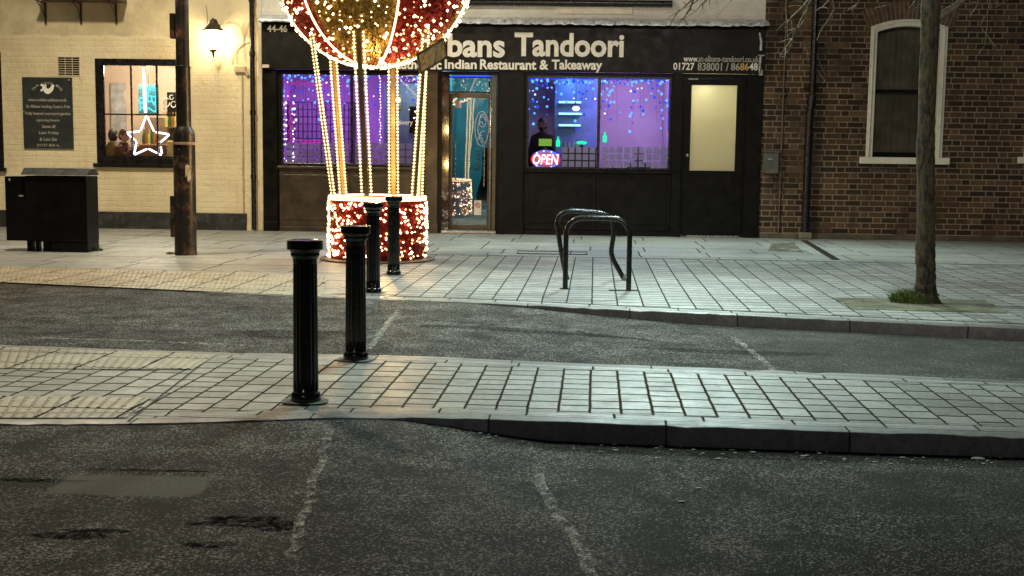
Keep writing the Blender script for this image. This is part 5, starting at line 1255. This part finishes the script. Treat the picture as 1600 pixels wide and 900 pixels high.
for i in range(9):
    px = 222+i*4.2 if i < 5 else 258+(i-5)*5; z = F(240, 226, 2.45).z+.003 if i < 5 else F(256, 200, 2.5).z+.022
    x = F(px, 215, 2.5).x; b_ = thing('bottle', ['dark green wine bottle', 'amber spirit bottle', 'pale yellow bottle'][i % 3]+' on the pub back bar', 'bottle', (x, DW+2.62, z), 'bottles on the pub back bar')
    MB().lathe([(.038, 0), (.04, .02), (.04, .17), (.014, .22), (.014, .29)], (x, DW+2.62, z), 12).build('bottle_glass', paint(['green_bottle', 'amber_bottle', 'straw_bottle'][i % 3], [(.02, .07, .02), (.22, .09, .02), (.40, .36, .12)][i % 3], .15), b_, smooth=True, auto=40)
    b_['label'] = ['dark green wine bottle', 'amber spirit bottle', 'pale yellow bottle'][i % 3]+', '+['first', 'second', 'third', 'fourth', 'fifth'][i if i < 5 else i-5]+' from the left '+('on the bar top behind the star' if i < 5 else 'on the shelf below the chalkboard')
tb = thing('sofa', 'low brown leather bench seat behind the star light', 'bench', (F(240, 250, 1.2).x, DW+1.3, 0))
MB().box(F(206, 240, 1.1).x, F(296, 240, 1.1).x, DW+1.30, DW+1.45, .02, F(240, 225, 1.2).z).build('backrest', paint('brown_leather', (.17, .085, .045), .45, .2, 4, .2, 20), tb, bevel=.03); MB().box(F(206, 240, 1.1).x, F(296, 240, 1.1).x, DW+.85, DW+1.297, .02, .48).build('seat', paint('brown_leather_seat', (.15, .075, .04), .45, .2, 4, .2, 20), tb, bevel=.03)
q = FR(255, 219, 272, 228, 1.0); tag(MB().box(q[0], q[1], DW+1.18, DW+1.28, F(262, 229, 1.2).z-.28, F(262, 219, 1.2).z-.01).build('cushion', paint('yellow_cushion', (.62, .55, .25), .8), None, bevel=.03, origin=(q[0], DW+1.2, q[2])), 'pale yellow cushion leaning on the brown bench in the pub', 'cushion')
# ================================================================== people
def eval_mesh(o):
    dg = bpy.context.evaluated_depsgraph_get(); dg.update(); me = bpy.data.meshes.new_from_object(o.evaluated_get(dg)); return me
def skinned(verts, edges, root=0):
    me = bpy.data.meshes.new('sk'); me.from_pydata([v[0] for v in verts], edges, []); o = bpy.data.objects.new('sk', me); COL.objects.link(o)
    sk_ = o.modifiers.new('s', 'SKIN'); lay = me.skin_vertices[0].data
    for i, v in enumerate(verts): r = v[1]; lay[i].radius = r if hasattr(r, '__len__') else (r, r); lay[i].use_root = (i == root)
    ss_ = o.modifiers.new('u', 'SUBSURF'); ss_.levels = 1; ss_.render_levels = 1
    m2 = eval_mesh(o); vs = [tuple(v.co) for v in m2.vertices]; fs = [tuple(p.vertices) for p in m2.polygons]
    bpy.data.objects.remove(o); bpy.data.meshes.remove(me); bpy.data.meshes.remove(m2); return vs, fs
def person(label, base, yaw, top, seated, shirt, trousers, skin, hair, arms, lean=0.0, head_yaw=0.0, beard=False, glasses=False, long_hair=False):
    """top = height of the crown; local frame: x = own left, -y = ahead (before yaw)"""
    t = thing('person', label, 'person', base)
    def Wd(p): 
        x, y, z = p; c, s_ = math.cos(yaw), math.sin(yaw); return Vector((base[0]+x*c-y*s_, base[1]+x*s_+y*c, z))
    hip = .50 if seated else top*.53; sh = top-.30; hd = Vector((0, -.03-lean, top-.115))
    V, E = [], []
    def add(p, r, par=None):
        V.append((Wd(p), r)); 
        if par is not None: E.append((par, len(V)-1))
        return len(V)-1
    pel = add((0, 0, hip), (.15, .115)); wa = add((0, -.01-lean*.3, (hip*.55+sh*.45)), (.135, .105), pel); ch = add((0, -.02-lean*.7, sh-.10), (.155, .115), wa); nk = add((0, -.01-lean*.9, sh+.035), (.078, .062), ch); nk2 = add((0, -.02-lean, top-.19), .052, nk)
    for sgn, (el, ha) in zip((-1, 1), arms):
        s_ = add((sgn*.165, -.02-lean*.8, sh-.055), .066, ch); e = add(el, .046, s_); h = add(ha, .034, e)
    for sgn in (-1, 1):
        h0 = add((sgn*.09, -.02, hip-.02), .09, pel)
        if seated: k = add((sgn*.11, -.44, hip+.0), .066, h0); a = add((sgn*.11, -.44, .10), .045, k); f = add((sgn*.11, -.58, .06), .036, a)
        else: k = add((sgn*.10, -.02, hip*.53), .062, h0); a = add((sgn*.10, 0, .09), .044, k); f = add((sgn*.10, -.15, .05), .036, a)
    vs, fs = skinned(V, E); body = MB(); body.add(vs, fs)
    # head with brow, nose, chin, ears
    hq = head_yaw; c, s_ = math.cos(hq), math.sin(hq)
    def Hd(p): x, y, z = p; return Wd((hd.x+x*c-y*s_, hd.y+x*s_+y*c, hd.z+z))
    hm = MB(); hm.ball((0, 0, 0), 1, n=24, m=18); hv = []
    for x, y, z in hm.v:
        X, Y, Z_ = x*.077, y*.098, z*.118
        if z < 0: X *= 1+.28*z*(.6+.4*(y < 0)); Y = Y*(1+.12*z) - .008*(-z)
        if y < -.5 and abs(x) < .22 and -.35 < z < .12: Y -= .022*(1-abs(x)/.22)*(1-abs(z+.16)/.3 if abs(z+.16) < .3 else 0)
        if y < -.4 and abs(abs(x)-.40) < .2 and .0 < z < .25: Y += .008
        if y < -.5 and abs(x) < .4 and -.58 < z < -.44: Y -= .006
        hv.append(Hd((X, Y, Z_)))
    body.add(hv, hm.f)
    for sgn in (-1, 1):
        e = MB().ball((0, 0, 0), 1, n=8, m=6); body.add([Hd((sgn*.078+x*.012, .01+y*.018, z*.032)) for x, y, z in e.v], e.f)
    # hands: palm and five fingers
    for sgn, (el, ha) in zip((-1, 1), arms):
        d = (Vector(ha)-Vector(el)).normalized(); side = d.cross(Vector((0, 0, 1))); side = side.normalized() if side.length > .1 else Vector((1, 0, 0)); up_ = side.cross(d)
        HV, HE = [], []
        def ad(p, r, par=None):
            HV.append((Wd(p), r))
            if par is not None: HE.append((par, len(HV)-1))
            return len(HV)-1
        w0 = ad(Vector(ha)-d*.01, .028); pm_ = ad(Vector(ha)+d*.05, (.032, .020), w0)
        for q_, (o_, l) in enumerate(((-.030, .065), (-.010, .075), (.010, .070), (.030, .055))):
            a_ = ad(Vector(ha)+d*.075+side*o_, .0105, pm_); b_ = ad(Vector(ha)+d*(.075+l*.5)+side*o_-up_*.010, .0095, a_); ad(Vector(ha)+d*(.075+l*.8)+side*o_-up_*.032, .008, b_)
        a_ = ad(Vector(ha)+d*.03-side*.036*sgn, .012, w0); ad(Vector(ha)+d*.065-side*.052*sgn-up_*.01, .010, a_)
        hvs, hfs = skinned(HV, HE); body.add(hvs, hfs)
    sk = Mt('skin_and_clothes'); P_ = sk.pos(); zz_ = sk.sep(P_)[2]
    sm = sk.bsdf(col=sk.mix(sk.noise(P_, 20, 3), tuple(a*.9 for a in skin), skin), rough=.55)
    o = body.build('body', sk.done(sm), t, smooth=True)
    rm = o.modifiers.new('weld', 'REMESH'); rm.mode = 'VOXEL'; rm.voxel_size = .011; rm.use_smooth_shade = True
    # clothes: the same surface, grown a little, cut at neck and wrists
    def garment(name, keep, mat, grow):
        vs2, fs2 = skinned([(p, tuple(x+grow for x in (r if hasattr(r, '__len__') else (r, r)))) for p, r in V], E)
        m_ = MB(); m_.v = vs2
        def loc(v): 
            x, y = v[0]-base[0], v[1]-base[1]; c2, s2 = math.cos(-yaw), math.sin(-yaw); return Vector((x*c2-y*s2, x*s2+y*c2, v[2]))
        m_.f = [f for f in fs2 if keep(sum((loc(vs2[i]) for i in f), Vector())/len(f))]
        return m_.build(name, mat, t, smooth=True)
    hands = [Vector(h) for _, h in arms]
    garment('jacket', lambda p: p.z > hip-.06 and p.z < sh+.055 and all((p-h).length > .055 for h in hands) and not (seated and p.y < -.2 and p.z < hip+.12), shirt, .016)
    garment('trousers', lambda p: p.z <= hip+.02 and p.z > .10 or (seated and p.y < -.14 and p.z < hip+.12 and p.z > .1), trousers, .012)
    # hair
    hr = MB(); hb = MB().ball((0, 0, 0), 1, n=24, m=18); kv = [v for v in hb.v]
    hr.v = [Hd((x*.083*(1+.04*math.sin(9*y+7*z)), y*.106+.006, z*.124+.004)) for x, y, z in kv]
    def keeph(f):
        cx = sum(kv[i][0] for i in f)/len(f); cy3 = sum(kv[i][1] for i in f)/len(f); cz = sum(kv[i][2] for i in f)/len(f)
        if long_hair: return cz > .35 or cy3 > -.15
        return cz > .36 or (cy3 > .05 and cz > -.6) or (abs(cx) > .7 and cz > -.05 and cy3 > -.45)
    hr.f = [f for f in hb.f if keeph(f)]
    ho = hr.build('hair', hair, t, smooth=True); so = ho.modifiers.new('thick', 'SOLIDIFY'); so.thickness = .012
    if beard:
        br = MB(); br.v = [Hd((x*.074*(1+.22*min(0, z)), y*.099*(1+.10*min(0, z))-.004, z*.121)) for x, y, z in kv]
        br.f = [f for f in hb.f if (lambda cx, cy3, cz: cz < -.30 and cy3 < .2 and not (abs(cx) < .3 and -.56 < cz < -.42 and cy3 < -.5))(*[sum(kv[i][a] for i in f)/len(f) for a in range(3)])]
        br.build('beard', hair, t, smooth=True)
    ey = MB()
    for sgn in (-1, 1): ey.ball(Hd((sgn*.031, -.088, .012)), .011, n=8, m=6)
    ey.build('eyes', paint('eye', (.03, .02, .02), .2), t, smooth=True)
    mo = MB().ball((0, 0, 0), 1, n=10, m=6); mt_ = MB(); mt_.add([Hd((x*.024, -.090+y*.008, -.058+z*.008)) for x, y, z in mo.v], mo.f); mt_.build('mouth', paint('lips', (.30, .10, .08), .5), t, smooth=True)
    if glasses:
        g_ = MB()
        for sgn in (-1, 1): g_.tube([Hd((sgn*.034+.026*math.cos(k*.524), -.104, .012+.020*math.sin(k*.524))) for k in range(13)], .0045, 5); g_.tube([Hd((sgn*.060, -.102, .015)), Hd((sgn*.082, 0, .018))], .004, 5)
        g_.tube([Hd((-.010, -.106, .014)), Hd((.010, -.106, .014))], .004, 5); g_.build('glasses', M_BLACK, t)
    return t
cl = lambda n, c: paint(n, c, .85, .2, 8, .2, 60)
H_BROWN, H_BLACK = paint('brown_hair', (.07, .035, .018), .6, .4, 30, .5, 90), paint('black_hair', (.010, .008, .008), .55, .4, 30, .5, 90)
SK1, SK2 = (.52, .30, .21), (.30, .16, .10)
hx = AT(192, 214, DW+.72)
person('seated man with glasses and a dark maroon jacket in the pub window, hand at chin', (hx.x-.03, DW+.72, 0), R(78), hx.z+.135, True, cl('maroon_jacket', (.075, .028, .026)), cl('dark_trousers', (.03, .03, .035)), SK1, H_BROWN,
       [((-.24, -.22, hx.z-.36), (-.10, -.30, hx.z-.22)), ((.24, -.20, hx.z-.40), (.06, -.22, hx.z-.13))], .03, R(-12), glasses=True)
hx = AT(175.5, 212, DW+1.25)
person('dark haired person seated with back turned behind the man with glasses', (hx.x, DW+1.25, 0), R(160), hx.z+.12, True, cl('olive_jacket', (.10, .085, .04)), cl('grey_trousers', (.05, .05, .05)), SK1, H_BLACK,
       [((-.25, -.1, .85), (-.18, -.36, .74)), ((.25, -.1, .85), (.18, -.36, .74))], 0, 0, long_hair=True)
hx = AT(849, 198, DW+.95)
person('bearded dark haired man in black clothes standing behind the OPEN sign', (hx.x, DW+.95, 0), R(-22), hx.z+.145, False, cl('black_shirt', (.012, .012, .014)), cl('black_trousers', (.012, .012, .014)), SK2, H_BLACK,
       [((-.25, -.05, 1.08), (-.16, -.28, .98)), ((.25, -.05, 1.08), (.16, -.28, .98))], .03, R(-18), beard=True)
hx = AT(997, 239, DW+.95)
person('dark haired person sitting low behind the frosted film of the right pane', (hx.x, DW+.95, 0), R(20), hx.z+.10, True, cl('dark_purple_top', (.05, .03, .06)), cl('dark_jeans', (.03, .03, .05)), SK1, H_BLACK,
       [((-.24, -.1, .75), (-.16, -.34, .72)), ((.24, -.1, .75), (.16, -.34, .72))], .02, R(10), long_hair=True)
# ================================================================== street tree
g = G(1447, 474); s = CAMH/(474-250.5)
def TP(px, py, dy=0): return AT(px, py, g.y+dy)
tree = thing('street_tree', 'bare slender street tree with rough mossy bark in a paved pit', 'tree', (g.x, g.y, 0))
bk_ = Mt('tree_bark'); p = bk_.obj(); x, y, z = bk_.sep(p)
v = bk_.n('VectorMath', {0: p, 1: (1, 1, .30)}, operation='MULTIPLY'); n1 = bk_.noise(v, 34, 6, .7); n2 = bk_.noise(p, 7, 5, .65)
c = bk_.mix(bk_.ss(n1, .38, .62), (.012, .009, .006), (.075, .062, .038)); c = bk_.mix(bk_.ss(n2, .5, .66, 0, .65), c, (.05, .055, .018))
M_BARK = bk_.done(bk_.bsdf(col=c, rough=.9, normal=bk_.bump(n1, .9, .015)))
path = [(1447, 482, .150), (1446.5, 473, .128), (1446.5, 462, .108), (1446.5, 440, .095), (1446, 400, .089), (1447.5, 340, .083), (1446.5, 280, .082), (1446, 220, .079), (1448.5, 160, .078), (1450, 100, .075), (1452.5, 50, .080), (1454, 15, .086), (1456, -40, .074), (1462, -140, .070), (1470, -260, .055), (1476, -380, .038), (1480, -480, .02)]
tk = MB(); pts = [TP(a, b) for a, b, r in path]; rad = [r for _, _, r in path]; fine, fr_ = [], []
for i in range(len(pts)-1):
    for k in range(10): t = k/10; fine.append(pts[i].lerp(pts[i+1], t)+Vector((random.gauss(0, .002), 0, 0))); fr_.append((rad[i]*(1-t)+rad[i+1]*t)*random.uniform(.97, 1.04))
fine.append(pts[-1]); fr_.append(rad[-1]); tk.tube(fine, fr_, 28)
from mathutils import noise as mnoise
for i, v_ in enumerate(tk.v):
    v_ = Vector(v_); cc = fine[min(i//28, len(fine)-1)]; rad_ = v_-cc; k_ = 1+.13*mnoise.noise(Vector((v_.x*9, v_.y*9, v_.z*3.2)))+.07*mnoise.noise(Vector((v_.x*30, v_.y*30, v_.z*9)))
    tk.v[i] = tuple(cc+rad_*k_)
tk; tk.build('trunk', M_BARK, tree, smooth=True)
lb = MB(); rnd = random.Random(21)
def limb(p, d, L, r, depth):
    n = max(4, int(L/.12)); pp, rr = [p], [r]; d = d.normalized()
    for i in range(n):
        d = (d+Vector((rnd.gauss(0, .13), rnd.gauss(0, .13), rnd.gauss(.0, .12)))).normalized(); pp.append(pp[-1]+d*(L/n)); rr.append(r*(1-(i+1)/n)+.0022)
        if depth > 0 and i > 0 and rnd.random() < .62:
            e = (d+Vector((rnd.gauss(0, .7), rnd.gauss(0, .6), rnd.gauss(-.05, .55)))).normalized(); limb(pp[-1], e, L*rnd.uniform(.35, .65), rr[-1]*.62, depth-1)
    lb.tube(pp, rr, 6 if r > .012 else 4, False)
# main limb to the right seen leaving the trunk, and boughs overhead whose twigs hang into view
fork = TP(1453, 36); lb.tube([fork, TP(1470, 24), TP(1490, 12), TP(1502, 2), TP(1520, -20), TP(1560, -60)], [.04, .036, .033, .03, .026, .02], 10)
limb(TP(1560, -60), Vector((1, -.1, .5)), 1.6, .02, 2)
for (px, py, d, L, r) in ((1456, -60, (-1, .25, .55), 3.0, .035), (1460, -110, (-.9, -.4, .7), 2.8, .032), (1464, -170, (.8, .4, .8), 2.6, .03), (1470, -240, (-.5, .6, .9), 2.4, .026), (1474, -320, (.5, -.6, .9), 2.2, .024), (1478, -420, (-.2, .1, 1), 2.0, .018)):
    limb(TP(px, py), Vector(d), L, r, 3)
tw = [[(1456, -60), (1400, -70), (1330, -60), (1290, -40), (1272, -10), (1264, 8), (1252, 30), (1245, 45), (1236, 48)], [(1264, 8), (1258, 30), (1248, 44), (1240, 60)], [(1272, -10), (1255, 10), (1236, 28), (1230, 36)], [(1330, -60), (1310, -20), (1296, 0), (1284, 12)], [(1290, -40), (1300, -10), (1304, 14), (1295, 30), (1285, 44)], [(1245, 45), (1232, 80), (1226, 86)], [(1258, 60), (1260, 72), (1262, 80)], [(1240, 60), (1228, 74), (1218, 88)],
      [(1330, -60), (1240, -90), (1160, -60), (1110, -28), (1085, -5), (1072, 8), (1058, 20), (1046, 40)], [(1085, -5), (1078, 14), (1070, 26), (1056, 36)], [(1110, -28), (1092, -2), (1080, 8), (1066, 14)], [(1160, -60), (1120, -16), (1098, 4), (1088, 16)], [(1078, 14), (1074, 18), (1068, 30)], [(1110, -28), (1108, -6), (1098, 8)], [(1400, -70), (1420, -30), (1436, -4), (1442, 4)], [(1456, -60), (1500, -60), (1540, -30), (1560, 4)], [(1540, -30), (1530, 2), (1524, 14)], [(1330, -60), (1350, -20), (1340, 6), (1330, 16)], [(1350, -20), (1372, 0), (1376, 12)]]
for k, t in enumerate(tw):
    n = len(t); dd = .3+(k % 3)*.25
    P = [TP(a, b, dd*(i/(n-1))) for i, (a, b) in enumerate(t)]; r0_ = .016 if k in (0, 8) else .008
    lb.tube(P, [r0_*(1-i/(n-1))+.0045 for i in range(n)], 5, False)
    for _ in range(3 if k not in (0, 8) else 6):
        i = rnd.randint(1, n-1); q = P[i]; e = Vector((rnd.uniform(-.7, .3), rnd.gauss(0, .3), rnd.uniform(-.6, .1))); lb.tube([q, q+e*.10+Vector((0, 0, .01)), q+e*.22], [.005, .004, .002], 4, False)
lb.build('branches', paint('twig_bark', (.14, .115, .075), .8, .4, 20), tree, smooth=True)
